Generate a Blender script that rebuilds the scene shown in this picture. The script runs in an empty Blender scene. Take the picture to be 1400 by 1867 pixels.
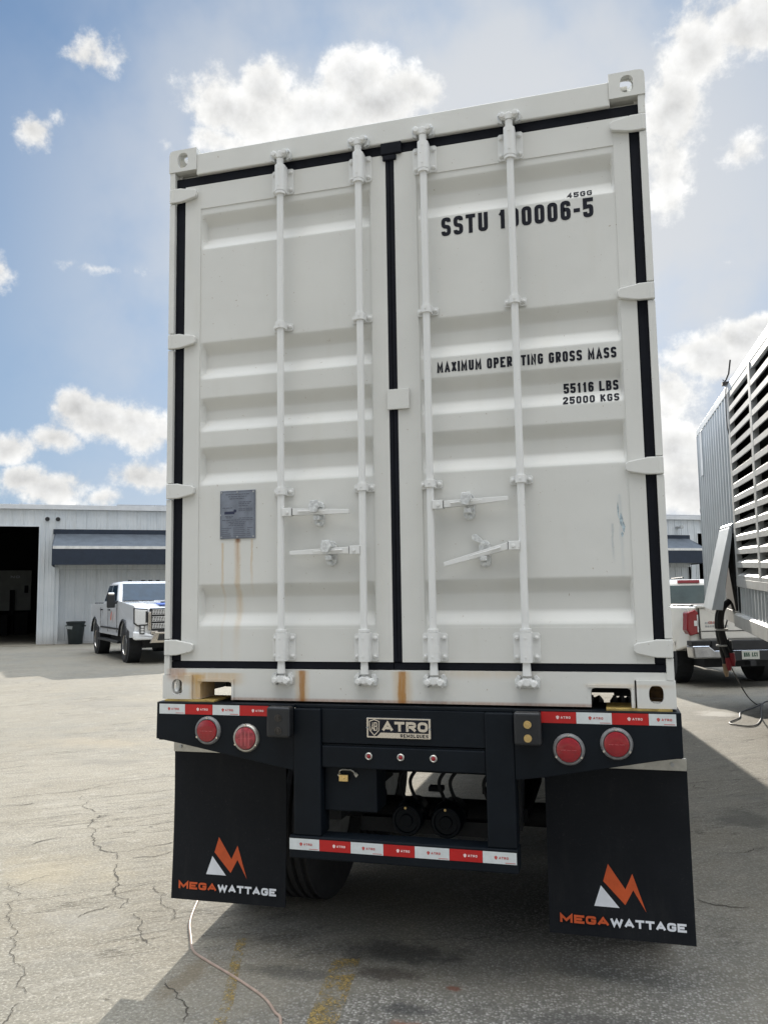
import bpy, bmesh, math, random
from mathutils import Vector, Matrix, noise
R = math.radians
random.seed(7)
scene = bpy.context.scene

# ------------------------------------------------------------------ camera
CAM = (0.955103557, -3.69711391, 1.74789933)
YAW, PITCH, ROLL, FPX = 0.266159172, 0.102997043, -0.0154556438, 1475.0
def cam_matrix():
    cy, sy, cp, sp = math.cos(YAW), math.sin(YAW), math.cos(PITCH), math.sin(PITCH)
    fwd = Vector((-sy * cp, cy * cp, sp)); right = Vector((cy, sy, 0)); up = right.cross(fwd)
    cr, sr = math.cos(ROLL), math.sin(ROLL)
    r = right * cr + up * sr; u = -right * sr + up * cr
    m = Matrix.Identity(4)
    for i, c in enumerate((r, u, -fwd)):
        for j in range(3): m[j][i] = c[j]
    m.translation = Vector(CAM)
    return m
cd = bpy.data.cameras.new('camera'); cam = bpy.data.objects.new('camera', cd)
scene.collection.objects.link(cam); cam.matrix_world = cam_matrix()
cd.sensor_fit = 'VERTICAL'; cd.sensor_height = 36; cd.lens = 36 * FPX / 1867
cd.clip_start = 0.05; cd.clip_end = 3000
scene.camera = cam

# ------------------------------------------------------------------ light
SUN_EL, SUN_ROT = 21.5, -7.8         # degrees; the sun stands behind the container
scene.view_settings.view_transform = 'Standard'; scene.view_settings.look = 'None'
scene.view_settings.gamma = 1; scene.view_settings.exposure = 1.45
sl = bpy.data.lights.new('sun', 'SUN'); sl.energy = 2.75; sl.angle = R(0.6); sl.color = (1, .93, .82)
sun = bpy.data.objects.new('sun', sl); scene.collection.objects.link(sun)
SD = Vector((math.sin(R(SUN_ROT)) * math.cos(R(SUN_EL)), math.cos(R(SUN_ROT)) * math.cos(R(SUN_EL)), math.sin(R(SUN_EL))))
sun.rotation_euler = SD.to_track_quat('Z', 'Y').to_euler()
SKY_STRENGTH = 0.11
BACK_CLOUD_FILL, BACK_HAZE_FILL = .46, .33  # tones of the unseen sky behind the camera, set as added fill light

# ------------------------------------------------------------------ node helper
class NT:
    def __init__(s, tree): s.t = tree; s.n = tree.nodes; s.l = tree.links
    def val(s, sock, v):
        if v is None: return
        if hasattr(v, 'is_linked') or hasattr(v, 'links'): s.l.new(v, sock)
        else: sock.default_value = v
    def math(s, op, a, b=None, c=None, clamp=False):
        n = s.n.new('ShaderNodeMath'); n.operation = op; n.use_clamp = clamp
        s.val(n.inputs[0], a); s.val(n.inputs[1], b); s.val(n.inputs[2], c); return n.outputs[0]
    def vm(s, op, a, b=None, out=0):
        n = s.n.new('ShaderNodeVectorMath'); n.operation = op
        s.val(n.inputs[0], a); s.val(n.inputs[1], b); return n.outputs[out]
    def noise(s, vec, scale, detail=4, rough=.55, dist=0, out='Fac'):
        n = s.n.new('ShaderNodeTexNoise'); s.val(n.inputs['Vector'], vec); n.inputs['Scale'].default_value = scale
        n.inputs['Detail'].default_value = detail; n.inputs['Roughness'].default_value = rough
        n.inputs['Distortion'].default_value = dist; return n.outputs[out]
    def ss(s, v, a, b, lo=0., hi=1.):
        n = s.n.new('ShaderNodeMapRange'); n.interpolation_type = 'SMOOTHSTEP'
        s.val(n.inputs[0], v); s.val(n.inputs[1], a); s.val(n.inputs[2], b); n.inputs[3].default_value = lo; n.inputs[4].default_value = hi
        return n.outputs[0]
    def mix(s, f, a, b, mode='MIX'):
        n = s.n.new('ShaderNodeMix'); n.data_type = 'RGBA'; n.blend_type = mode
        s.val(n.inputs[0], f); s.val(n.inputs[6], col(a)); s.val(n.inputs[7], col(b)); return n.outputs[2]
    def comb(s, x, y, z):
        n = s.n.new('ShaderNodeCombineXYZ'); s.val(n.inputs[0], x); s.val(n.inputs[1], y); s.val(n.inputs[2], z); return n.outputs[0]
    def sep(s, v):
        n = s.n.new('ShaderNodeSeparateXYZ'); s.val(n.inputs[0], v); return n.outputs
def col(c): return (c[0], c[1], c[2], 1) if isinstance(c, (tuple, list)) else c

# ------------------------------------------------------------------ world: Nishita sky with cumulus
w = bpy.data.worlds.new("World"); scene.world = w; w.use_nodes = True
T = NT(w.node_tree); T.n.clear()
sky = T.n.new('ShaderNodeTexSky'); sky.sky_type = 'NISHITA'; sky.sun_disc = False
sky.sun_elevation = R(SUN_EL); sky.sun_rotation = R(SUN_ROT); sky.dust_density = 1.6; sky.ozone_density = 1.4; sky.air_density = 1.0
tc = T.n.new('ShaderNodeTexCoord'); dirv = tc.outputs['Generated']
sx, sy_, sz = T.sep(dirv)
az = T.math('MULTIPLY', T.math('ARCTAN2', sx, sy_), 180 / math.pi)
el = T.math('MULTIPLY', T.math('ARCSINE', sz), 180 / math.pi)
# cumulus of this sky: azimuth, elevation, half width, half height (degrees), weight
CLOUDS = [(-26.18, 32.15, 3.82, 2.26, 1), (-23.78, 33.68, 2.44, 1.48, 1), (-27.15, 30.21, 3.18, 1.25, 0.8), (-17.22, 34.19, 3.1, 2.07, 1.1), (-19.72, 32.16, 4.93, 1.84, 1), (-15.19, 32.65, 4.52, 1.83, 1), (-12.09, 32.95, 2.25, 1.28, 0.8), (8.33, 33.07, 3.71, 2.73, 1), (10.83, 33.91, 3.89, 2.38, 1.1), (6.01, 30.6, 2.63, 2.62, 0.9), (5.24, 27.01, 2.12, 2.79, 0.75), (10.0, 27.38, 1.97, 1.35, 0.65), (8.55, 20.9, 1.0, 0.46, 0.4), (-37.05, 33.78, 2.0, 0.7, 0.34), (-39.2, 29.1, 1.3, 0.95, 0.60), (-37.75, 30.15, 0.8, 0.7, 0.42), (-41.3, 20.78, 1.2, 1.3, 0.6), (-35.46, 21.65, 2.89, 0.41, 0.35), (-34.55, 12.14, 3.23, 1.73, 1), (-36.31, 12.75, 1.57, 1.25, 0.9), (-32.58, 11.94, 2.74, 1.65, 1), (-37.96, 10.57, 2.04, 1.0, 0.8), (-40.42, 9.99, 1.97, 1.26, 0.9), (-32.16, 8.26, 2.36, 1.11, 0.85), (-37.54, 7.25, 3.26, 1.36, 0.95), (-39.21, 7.73, 1.83, 1.21, 0.9), (-34.79, 6.79, 2.47, 0.81, 0.7), (6.86, 15.47, 2.84, 1.91, 1.05), (9.44, 16.28, 2.1, 1.19, 1), (4.82, 13.02, 2.41, 2.85, 1), (5.15, 9.36, 2.71, 2.53, 1), (5.02, 6.82, 2.7, 2.18, 1), (10.47, 16.82, 1.6, 0.87, 0.9), (-30.63, 29.41, 1.15, 0.69, 0.5)]
warp = T.noise(dirv, 9, 5, .6, 0, 'Color')
wv = T.vm('SCALE', T.vm('SUBTRACT', warp, (.5, .5, .5))); wv.node.inputs[3].default_value = 1.8
azel = T.vm('ADD', T.comb(az, el, 0.0), wv)
field = None
for a, e, ra, re, wt in CLOUDS:
    q = T.vm('MULTIPLY', T.vm('SUBTRACT', azel, (a, e, 0)), (1 / (ra * 1.36), 1 / (re * 1.36), 0))
    ln = T.vm('LENGTH', q, None, 1)
    f = T.math('MULTIPLY_ADD', ln, -wt * 1.25, wt * 1.12)
    field = f if field is None else T.math('MAXIMUM', field, f)
# the rest of the sky (out of the photo): scattered fair-weather clouds
pl = T.comb(T.math('DIVIDE', sx, T.math('ADD', T.math('ABSOLUTE', sz), .18)), T.math('DIVIDE', sy_, T.math('ADD', T.math('ABSOLUTE', sz), .18)), 0.0)
far = T.noise(pl, 1.3, 6, .55)
inview = T.math('MULTIPLY', T.ss(az, -46, -40), T.math('SUBTRACT', 1, T.ss(az, 13, 20)))
far = T.math('SUBTRACT', T.math('MULTIPLY', T.math('SUBTRACT', far, .42), 3.0), T.math('MULTIPLY', inview, 2.5))
far = T.math('SUBTRACT', far, T.ss(sz, .02, -.02))
field = T.math('MAXIMUM', field, far)
fb = T.noise(dirv, 11, 12, .66)
fb2 = T.noise(T.vm('ADD', dirv, (.0, .0, .016)), 11, 8, .58)
dens0 = T.math('ADD', field, T.math('MULTIPLY', T.math('SUBTRACT', fb, .51), 2.9))
dens = T.ss(dens0, -.02, .56)
core = T.ss(dens0, .25, 1.25)
rel = T.math('MULTIPLY', T.math('SUBTRACT', fb, fb2), 1.5)
sunang = T.math('ARCCOSINE', T.vm('DOT_PRODUCT', dirv, tuple(SD), 1))
glow = T.ss(sunang, R(34), R(8))
shade = T.math('ADD', T.math('MULTIPLY_ADD', core, -.24, .89), rel)
shade = T.math('MAXIMUM', T.math('ADD', shade, T.math('MULTIPLY', glow, .14)), .48)
M_EXP = 2 ** scene.view_settings.exposure
ccol = T.vm('SCALE', T.mix(core, (1.0, .995, .975), (.95, .955, .955))); T.val(ccol.node.inputs[3], shade)
# hazy sky: the bright ring round the sun rolls off softly
xs_ = T.vm('MULTIPLY', sky.outputs[0], tuple(SKY_STRENGTH * M_EXP * k for k in (.28, .45, .68)))
skyc = T.vm('DIVIDE', xs_, T.vm('ADD', T.vm('MULTIPLY', xs_, (1.3, 1.12, .88)), (1, 1, 1)))
veil = T.math('MULTIPLY', T.ss(sunang, R(38), R(10)), T.ss(T.noise(dirv, 5, 5, .55), .25, .62))
skyc = T.mix(T.math('MULTIPLY', veil, .88), skyc, (.72, .735, .755))
# unseen sky behind, overhead and beside gets made-up brightness as fill light
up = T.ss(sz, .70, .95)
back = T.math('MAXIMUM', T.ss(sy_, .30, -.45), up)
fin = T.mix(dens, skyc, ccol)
fin = T.mix(back, fin, T.mix(dens, (BACK_HAZE_FILL * .84, BACK_HAZE_FILL * .97, BACK_HAZE_FILL * 1.14), (BACK_CLOUD_FILL, BACK_CLOUD_FILL * .985, BACK_CLOUD_FILL * .95)))
fin = T.vm('SCALE', fin); T.val(fin.node.inputs[3], T.math('ADD', T.math('MULTIPLY_ADD', up, 10.5, 1.0), T.math('MULTIPLY', T.math('MULTIPLY', T.ss(T.math('ABSOLUTE', sx), .30, .85), T.ss(sy_, .20, -.25)), 2.0)))  # overhead and side gains are added fill light
fin = T.vm('SCALE', fin); fin.node.inputs[3].default_value = 1 / (M_EXP * SKY_STRENGTH)
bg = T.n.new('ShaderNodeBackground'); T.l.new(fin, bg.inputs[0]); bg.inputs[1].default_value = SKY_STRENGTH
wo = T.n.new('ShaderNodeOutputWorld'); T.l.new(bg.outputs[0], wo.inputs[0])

# ------------------------------------------------------------------ materials
MATS = {}
def newmat(name):
    m = bpy.data.materials.new(name); m.use_nodes = True; t = NT(m.node_tree); t.n.clear()
    b = t.n.new('ShaderNodeBsdfPrincipled'); o = t.n.new('ShaderNodeOutputMaterial'); t.l.new(b.outputs[0], o.inputs[0])
    MATS[name] = m; return m, t, b
def pos(t):
    return t.n.new('ShaderNodeNewGeometry').outputs['Position']
def objc(t):
    return t.n.new('ShaderNodeTexCoord').outputs['Object']
def bump(t, b, h, strength=.3, dist=.01):
    n = t.n.new('ShaderNodeBump'); n.inputs['Strength'].default_value = strength; n.inputs['Distance'].default_value = dist
    t.l.new(h, n.inputs['Height']); t.l.new(n.outputs[0], b.inputs['Normal'])
def simple(name, c, rough=.5, metal=0, vary=.12, scale=6, bs=0, bscale=80, coat=0, spec=.5):
    m, t, b = newmat(name)
    p = pos(t); n = t.noise(p, scale, 5, .6)
    lo = tuple(x * (1 - vary) for x in c); hi = tuple(min(1, x * (1 + vary)) for x in c)
    t.l.new(t.mix(t.ss(n, .3, .7), lo, hi), b.inputs['Base Color'])
    n2 = t.noise(p, scale * 5, 3, .6)
    t.l.new(t.math('MULTIPLY_ADD', n2, min(.25, rough * .6), max(.02, rough - min(.12, rough * .3))), b.inputs['Roughness'])
    b.inputs['Metallic'].default_value = metal; b.inputs['Coat Weight'].default_value = coat; b.inputs['Coat Roughness'].default_value = .08
    b.inputs['Specular IOR Level'].default_value = spec
    if bs: bump(t, b, t.noise(p, bscale, 4, .6), bs, .004)
    return m
def mask_box(t, p, x0, x1, z0, z1, sx, sz, wob=.006, wscale=30):
    X, Y, Z = t.sep(p)
    n = t.math('MULTIPLY', t.math('SUBTRACT', t.noise(t.vm('MULTIPLY', p, (1, 1, .35)), wscale, 4, .7), .5), wob * 4)
    xx = t.math('ADD', X, n)
    a = t.math('MULTIPLY', t.ss(xx, x0 - sx, x0 + sx), t.ss(xx, x1 + sx, x1 - sx))
    b = t.math('MULTIPLY', t.ss(Z, z0 - sz, z0 + sz), t.ss(Z, z1 + .006, z1 - .006))
    return t.math('MULTIPLY', a, b)
def rustpaint(name, streaks, base=(.665, .662, .628), chips=.0):
    m, t, b = newmat(name)
    p = pos(t); n = t.noise(p, 2.2, 5, .6); n3 = t.noise(t.vm('MULTIPLY', p, (9, 9, 1.2)), 1.0, 5, .6)
    c = t.mix(t.ss(n, .3, .75), tuple(x * .95 for x in base), base)
    c = t.mix(t.math('MULTIPLY', t.ss(n3, .5, .8), .20), c, (.56, .54, .47))      # faint dirt runs
    sp = t.noise(p, 55, 3, .7)
    c = t.mix(t.math('MULTIPLY', t.ss(sp, .70, .73), .8), c, (.34, .27, .2))          # tiny chips and specks
    for (x0, x1, z0, z1, sx, sz, k, cc) in streaks:
        mk = mask_box(t, p, x0, x1, z0, z1, sx, sz)
        tex = t.ss(t.noise(t.vm('MULTIPLY', p, (60, 60, 6)), 1.0, 4, .7),   .25, .65, .62, 1)
        c = t.mix(t.math('MULTIPLY', t.math('MULTIPLY', mk, tex), k), c, cc)
    t.l.new(c, b.inputs['Base Color'])
    t.l.new(t.math('MULTIPLY_ADD', n, .2, .34), b.inputs['Roughness'])
    bump(t, b, t.math('ADD', t.noise(p, 3.2, 3, .5), t.math('MULTIPLY', t.noise(p, 120, 2, .5), .05)), .4, .012)
    return m
ZB = 1.25
RU = (.30, .10, .016); RY = (.52, .31, .08); RD = (.20, .075, .02)
WHITE = rustpaint('white_paint', [])
def zb(l): return [(a, b, c + ZB, d + ZB, e, f, g, h) for a, b, c, d, e, f, g, h in l]
WDOOR_L = rustpaint('white_paint_stained', zb([(-.838, -.810, .40, .80, .010, .20, .42, RY), (-.830, -.818, .66, .80, .006, .1, .40, RU), (-.838, -.810, .2, .5, .02, .2, .14, RY),
    (-.911, -.900, .56, .775, .005, .10, .5, RY), (-.910, -.902, .2, .6, .008, .2, .18, RY), (-.752, -.742, .60, .79, .005, .12, .5, RY), (-.832, -.808, .775, .80, .01, .01, .9, RD)]))
WDOOR_R = rustpaint('white_paint_scuffed', zb([(1.02, 1.032, .62, .93, .006, .1, .22, (.25, .33, .40)), (.985, .992, .66, .80, .004, .05, .4, (.22, .28, .32))]))
WSILL = rustpaint('white_paint_rusty_sill', zb([(-.492, -.463, -.01, .145, .006, .01, 1.0, RU), (-.51, -.445, -.01, .145, .014, .03, .4, RY), (.000, .036, -.01, .145, .006, .02, 1.0, RU),
    (-.02, .06, -.01, .145, .02, .02, .45, RY), (-1.19, -1.10, .095, .15, .02, .02, .55, RU), (-1.13, -.80, .075, .13, .05, .02, .5, RY), (-1.06, -1.0, .0, .12, .02, .02, .8, RY), (.86, 1.2, .085, .10, .05, .01, .3, RY),
    (-1.0, 1.0, -.01, .012, .1, .008, .55, RU), (.2, .6, .12, .15, .1, .02, .25, RY)]))
RUSTCORE = simple('brown_rust', (.10, .055, .02), .9, 0, .4, 40)
GASKET = simple('black_rubber_seal', (.0045, .0055, .0095), .7, 0, .2, 9, .25, 60, spec=.18)
INK = simple('black_lettering', (.011, .012, .019), .6, 0, .2, 40, spec=.2)
def navy():
    m, t, b = newmat('dark_navy_chassis_paint')
    p = pos(t); n = t.noise(p, 5, 5, .6); d = t.noise(p, 45, 4, .7)
    c = t.mix(t.ss(n, .3, .7), (.0026, .0048, .0080), (.0048, .0078, .0118))
    c = t.mix(t.math('MULTIPLY', t.ss(d, .6, .8), .12), c, (.06, .06, .055))
    t.l.new(c, b.inputs['Base Color']); t.l.new(t.math('MULTIPLY_ADD', n, .25, .36), b.inputs['Roughness']); b.inputs['Specular IOR Level'].default_value = .20
    bump(t, b, t.noise(p, 60, 3, .6), .12, .004); return m
NAVY = navy()
UNDER = simple('underbody_black', (.010, .011, .013), .75, 0, .3, 8)
def flapmat():
    m, t, b = newmat('black_rubber_flap'); p = pos(t); n = t.noise(p, 5, 5, .6); g = t.noise(p, 110, 3, .75); r_ = t.noise(t.vm('MULTIPLY', p, (9, 9, 1.6)), 1.0, 5, .65)
    c = t.mix(t.ss(n, .3, .7), (.0045, .0060, .0088), (.0080, .0095, .0125))
    c = t.mix(t.math('MULTIPLY', t.ss(r_, .5, .8), .35), c, (.028, .028, .027))
    c = t.mix(t.math('MULTIPLY', t.math('MULTIPLY', t.ss(g, .60, .72), t.ss(n, .35, .7)), .5), c, (.055, .052, .048))
    t.l.new(c, b.inputs['Base Color']); t.l.new(t.math('MULTIPLY_ADD', n, .3, .5), b.inputs['Roughness']); b.inputs['Specular IOR Level'].default_value = .22
    bump(t, b, t.math('ADD', t.noise(p, 140, 3, .6), t.math('MULTIPLY', n, 3)), .25, .004); return m
FLAP = flapmat()
RUBBER = simple('tyre_rubber', (.016, .016, .017), .85, 0, .25, 9, .3, 90)
RED = simple('red_reflective', (.45, .010, .010), .35, 0, .08, 14)
TWHITE = simple('white_reflective', (.62, .65, .65), .4, 0, .05, 30)
TREDINK = simple('red_print', (.5, .08, .07), .5)
TWINK = simple('pale_print', (.8, .6, .58), .5)
ALU = simple('brushed_aluminium', (.50, .485, .44), .40, .8, .12, 20, .15, 40)
STEEL = simple('grey_steel', (.42, .43, .43), .4, .7, .15, 15)
LAMPRIM = simple('frosted_lamp_rim', (.20, .20, .20), .4, .2, .2, 40)
DKSTEEL = simple('dark_steel', (.06, .055, .05), .45, .6, .3, 30)
CHROME = simple('chrome', (.78, .73, .67), .14, 1, .03, 10)
BRASS = simple('brass', (.75, .55, .25), .3, 1, .1, 20)
ORANGE = simple('orange_print', (.55, .085, .018), .55, 0, .08, 20)
PWHITE = simple('white_print', (.72, .74, .78), .55, 0, .04, 20)
PLATE = simple('blue_grey_data_plate', (.20, .22, .26), .38, .35, .15, 25)
PLINK = simple('plate_engraving', (.10, .11, .14), .5)
PLLOGO = simple('plate_logo', (.02, .025, .06), .5)
YELLOWW = simple('worn_yellow_paint', (.42, .30, .09), .7, 0, .35, 18)
WOOD = simple('underfloor_timber', (.10, .08, .06), .8)
CABLE = simple('grey_brown_cable', (.40, .33, .27), .5, 0, .12, 30)
CABLED = simple('dark_cable', (.05, .045, .04), .5)
PINKC = simple('pink_cord', (.34, .25, .20), .55, 0, .15, 25)
BLACKP = simple('black_plastic', (.012, .013, .015), .45, 0, .2, 12)
TRUCKW = simple('white_car_paint', (.80, .81, .82), .22, 0, .02, 4, coat=.9)
TRUCKC = simple('cream_white_car_paint', (.76, .74, .68), .22, 0, .02, 4, coat=.9)
DKGREYCAR = simple('dark_grey_car_paint', (.02, .022, .028), .45, 0, .05, 4, coat=.2)
GLASS_T = simple('truck_glass', (.012, .030, .052), .10, 0, .25, 3, spec=.30)
GLASS_R = simple('rear_glass', (.045, .065, .06), .06, 0, .2, 3, spec=.8)
REDLENS = simple('red_lamp_lens', (.26, .0035, .010), .14, 0, .12, 60, coat=.6)
PINKLENS = simple('clouded_red_lamp_lens', (.30, .035, .045), .25, 0, .35, 45, coat=.4)
LENSTXT = simple('lens_marking', (.55, .12, .13), .4)
CLEARLENS = simple('clear_lamp_lens', (.74, .74, .73), .2, .1, .06, 30, coat=.8)
DARKCHROME = simple('darkened_chrome', (.42, .42, .43), .22, .95, .15, 8)  # darker chrome, so the bumper reflects the bright ground less
BRIGHT = simple('bright_trim', (.72, .72, .72), .3, .55, .1, 20)
REDPALE = simple('faded_red_emblem', (.50, .16, .12), .4)
AMBER = simple('amber_lens', (.6, .25, .1), .2)
SILVER = simple('silver_corrugated_sheet', (.55, .58, .60), .38, .55, .06, 3)
LOUV = simple('pale_grey_louvre_paint', (.44, .44, .425), .45, 0, .08, 6)
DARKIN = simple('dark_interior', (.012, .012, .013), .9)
def siding():
    m, t, b = newmat('white_metal_siding')
    p = objc(t); n = t.noise(p, 1.1, 5, .6); s = t.noise(t.vm('MULTIPLY', p, (5, 5, .5)), 1.0, 5, .6)
    c = t.mix(t.ss(n, .3, .7), (.60, .64, .67), (.68, .71, .73))
    c = t.mix(t.math('MULTIPLY', t.ss(s, .5, .8), .3), c, (.40, .38, .33))
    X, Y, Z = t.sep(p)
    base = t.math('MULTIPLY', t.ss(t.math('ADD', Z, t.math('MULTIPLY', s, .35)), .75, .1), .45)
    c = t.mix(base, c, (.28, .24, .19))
    t.l.new(c, b.inputs['Base Color']); b.inputs['Roughness'].default_value = .5; return m
SIDING = siding()
ROOFM = simple('pale_roof_trim', (.66, .68, .70), .45, 0, .06, 3)
AWN = simple('navy_awning_canvas', (.017, .027, .046), .7, 0, .12, 5, .2, 12)
AWNT = simple('faded_grey_awning_canvas', (.080, .096, .115), .75, 0, .15, 3)
AWNS = simple('white_awning_stripe', (.72, .72, .70), .7)
PALEIN = simple('pale_room_wall', (.30, .31, .29), .9, 0, .1, 2)
BIN = simple('dark_green_black_bin', (.012, .02, .022), .5, 0, .15, 6)
LEAF = simple('green_leaf', (.06, .11, .025), .6, 0, .4, 6)
BARK = simple('grey_bark', (.14, .11, .08), .9, 0, .3, 12)
BLUEPR = simple('blue_decal', (.05, .12, .42), .4)
REDPR = simple('red_emblem', (.55, .06, .04), .35)
TANP = simple('tan_plug', (.35, .24, .14), .5)
REDP = simple('red_plug', (.30, .02, .03), .45)

def ground_mat():
    m, t, b = newmat('weathered_concrete_yard')
    p = pos(t)
    rot = t.n.new('ShaderNodeVectorRotate'); rot.rotation_type = 'Z_AXIS'; t.l.new(p, rot.inputs[0]); rot.inputs['Angle'].default_value = R(-38)
    q = rot.outputs[0]
    X, Y, Z = t.sep(p)
    big = t.noise(p, .22, 4, .55); mid = t.noise(p, 1.1, 6, .65, .6); fine = t.noise(p, 6, 5, .65)
    st = t.noise(t.vm('MULTIPLY', q, (.55, 4.2, 1)), 1.0, 7, .68, .4)
    grain = t.noise(p, 64, 3, .75); grain2 = t.noise(p, 170, 2, .7)
    vor = t.n.new('ShaderNodeTexVoronoi'); vor.inputs['Scale'].default_value = 78; vor.inputs['Randomness'].default_value = 1; t.l.new(p, vor.inputs['Vector'])
    vr = t.sep(vor.outputs['Color'])[0]; vd = vor.outputs['Distance']
    c = t.mix(t.ss(big, .32, .68), (.172, .162, .134), (.250, .228, .180))
    c = t.mix(t.ss(mid, .36, .70), c, (.208, .186, .142))
    c = t.mix(t.math('MULTIPLY', t.ss(st, .52, .78), .45), c, (.150, .143, .128))
    c = t.mix(t.math('MULTIPLY', t.ss(fine, .56, .78), .55), c, (.37, .35, .30))
    c = t.mix(t.math('MULTIPLY', t.ss(fine, .46, .26), .50), c, (.12, .113, .098))
    br = t.noise(t.vm('MULTIPLY', q, (2.6, 13, 1)), 1.0, 8, .70, .3); mot = t.noise(p, 26, 5, .72)
    c = t.mix(t.math('MULTIPLY', t.ss(br, .52, .72), .45), c, (.115, .108, .092))
    c = t.mix(t.math('MULTIPLY', t.ss(br, .48, .30), .35), c, (.37, .35, .30))
    c = t.mix(t.math('MULTIPLY', t.ss(mot, .54, .70), .42), c, (.10, .094, .082))
    c = t.mix(t.math('MULTIPLY', t.ss(mot, .46, .32), .30), c, (.40, .385, .34))
    # hairline cracks that follow the slab's direction
    h1 = t.noise(t.vm('MULTIPLY', q, (.45, 3.4, 1)), 1.0, 9, .62, .3); h2 = t.noise(p, .8, 4, .6)
    hair = t.math('MULTIPLY', t.ss(t.math('ABSOLUTE', t.math('SUBTRACT', h1, .5)), .0075, .0015), t.ss(h2, .46, .60))
    c = t.mix(t.math('MULTIPLY', hair, .75), c, (.075, .068, .055))
    # exposed aggregate: stones in a dark binder; stronger where the surface is worn (near the trailer)
    worn = t.ss(t.math('ADD', t.noise(p, .6, 5, .6), t.math('MULTIPLY', t.math('ADD', X, t.math('MULTIPLY', Y, -.25)), .13)), .30, .60)
    away = t.ss(t.vm('LENGTH', t.vm('MULTIPLY', t.vm('SUBTRACT', p, (.1, -.4, 0)), (1, .75, 0)), None, 1), 1.9, .9)
    worn = t.math('MULTIPLY', worn, t.math('MULTIPLY_ADD', away, .62, .38))
    stone = t.ss(vd, .72, .30)
    lightst = t.mix(1.0, c, (.62, .61, .60), 'MULTIPLY')
    agg = t.mix(stone, t.mix(t.ss(grain, .4, .6), (.070, .069, .064), (.125, .122, .112)), t.mix(t.math('POWER', vr, 1.5), (.105, .103, .096), (.43, .42, .395)))
    c = t.mix(t.math('MULTIPLY', worn, .72), c, agg)
    sp = t.math('MULTIPLY', t.math('SUBTRACT', 1, worn), .55)
    c = t.mix(t.math('MULTIPLY', sp, t.ss(grain, .50, .64)), c, (.115, .108, .092))
    c = t.mix(t.math('MULTIPLY', sp, t.ss(grain, .46, .34)), c, (.46, .435, .38))
    c = t.mix(t.math('MULTIPLY', t.ss(grain2, .55, .70), .22), c, (.09, .085, .075))
    pits = t.ss(t.noise(p, 22, 3, .7), .69, .74)
    c = t.mix(t.math('MULTIPLY', pits, .6), c, (.06, .055, .05))
    def blot(cx, cy, rx, ry, c0, k, sc=7, lo=.25, hi=.75):
        nonlocal c
        v = t.vm('MULTIPLY', t.vm('SUBTRACT', p, (cx, cy, 0)), (1 / rx, 1 / ry, 0))
        f = t.math('ADD', t.math('SUBTRACT', 1, t.vm('LENGTH', v, None, 1)), t.math('MULTIPLY', t.math('SUBTRACT', t.noise(p, sc, 5, .7), .5), 1.5))
        c = t.mix(t.math('MULTIPLY', t.ss(f, lo, hi), k), c, c0)
    blot(-.1, .35, .55, .22, (.035, .034, .033), .7)        # oil under the bumper
    blot(-.10, .12, .30, .12, (.045, .036, .03), .7)
    blot(.05, -.18, .22, .10, (.03, .032, .034), .6)
    blot(.10, -.32, .13, .10, (.20, .085, .045), .7, 14)      # rust marks
    blot(.22, .05, .06, .04, (.16, .06, .035), .8, 14)
    blot(.95, -.12, .9, .16, (.055, .054, .05), .5, 4)
    blot(-.55, .02, .35, .12, (.05, .048, .045), .5, 6)
    blot(1.9, 3.2, .35, .5, (.06, .058, .052), .5, 4)
    blot(2.1, 1.6, .25, .3, (.07, .066, .06), .5, 5)
    blot(-1.9, .35, .4, .25, (.30, .29, .26), .28, 5, .1, 1.0)
    blot(-4.4, 4.2, .9, .35, (.15, .14, .12), .4, 4)
    blot(-7.0, 8.5, 2.0, .6, (.16, .15, .13), .4, 3)
    blot(-1.0, -.15, .10, .40, (.14, .11, .07), .5, 9)
    blot(-2.6, 1.0, .75, .50, (.34, .28, .17), .30, 4, .1, 1.0)            # ochre patch
    blot(-3.1, .75, .35, .5, (.40, .38, .37), .5)
    blot(-5.2, 5.2, 1.6, .6, (.32, .26, .17), .3, 3, .1, 1.0)
    blot(-16, 21.5, 3.5, 1.2, (.14, .12, .10), .5, 2)
    blot(2.4, 8.9, .5, .5, (.46, .44, .40), .6, 5)             # whitish patch
    t.l.new(c, b.inputs['Base Color'])
    b.inputs['Roughness'].default_value = .9; b.inputs['Specular IOR Level'].default_value = .25
    h = t.math('ADD', t.math('MULTIPLY', t.math('ADD', t.math('MULTIPLY', stone, worn), grain), .28), t.math('ADD', t.math('MULTIPLY', fine, .55), t.math('ADD', t.math('MULTIPLY', st, 1.0), t.math('MULTIPLY', br, .7))))
    h = t.math('SUBTRACT', h, t.math('MULTIPLY', hair, .4))
    h = t.math('SUBTRACT', h, t.math('MULTIPLY', pits, .4))
    bump(t, b, h, .6, .016)
    return m
GROUND = ground_mat()
def worn_yellow():
    m, t, b = newmat('worn_yellow_line')
    p = pos(t); n = t.noise(p, 9, 6, .7); g = t.noise(p, 105, 3, .8)
    tr = t.n.new('ShaderNodeBsdfTransparent'); mx = t.n.new('ShaderNodeMixShader')
    f = t.ss(t.math('ADD', n, t.math('MULTIPLY', t.math('SUBTRACT', g, .5), .9)), .45, .63)
    c = t.mix(t.ss(g, .4, .65), (.15, .11, .045), (.34, .24, .075))
    t.l.new(c, b.inputs['Base Color']); b.inputs['Roughness'].default_value = .85
    out = [x for x in t.n if x.type == 'OUTPUT_MATERIAL'][0]
    t.l.new(f, mx.inputs[0]); t.l.new(tr.outputs[0], mx.inputs[1]); t.l.new(b.outputs[0], mx.inputs[2]); t.l.new(mx.outputs[0], out.inputs[0])
    return m
YLINE = worn_yellow()
CRACK = simple('crack_dirt', (.06, .053, .042), .95, 0, .3, 20)

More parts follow.
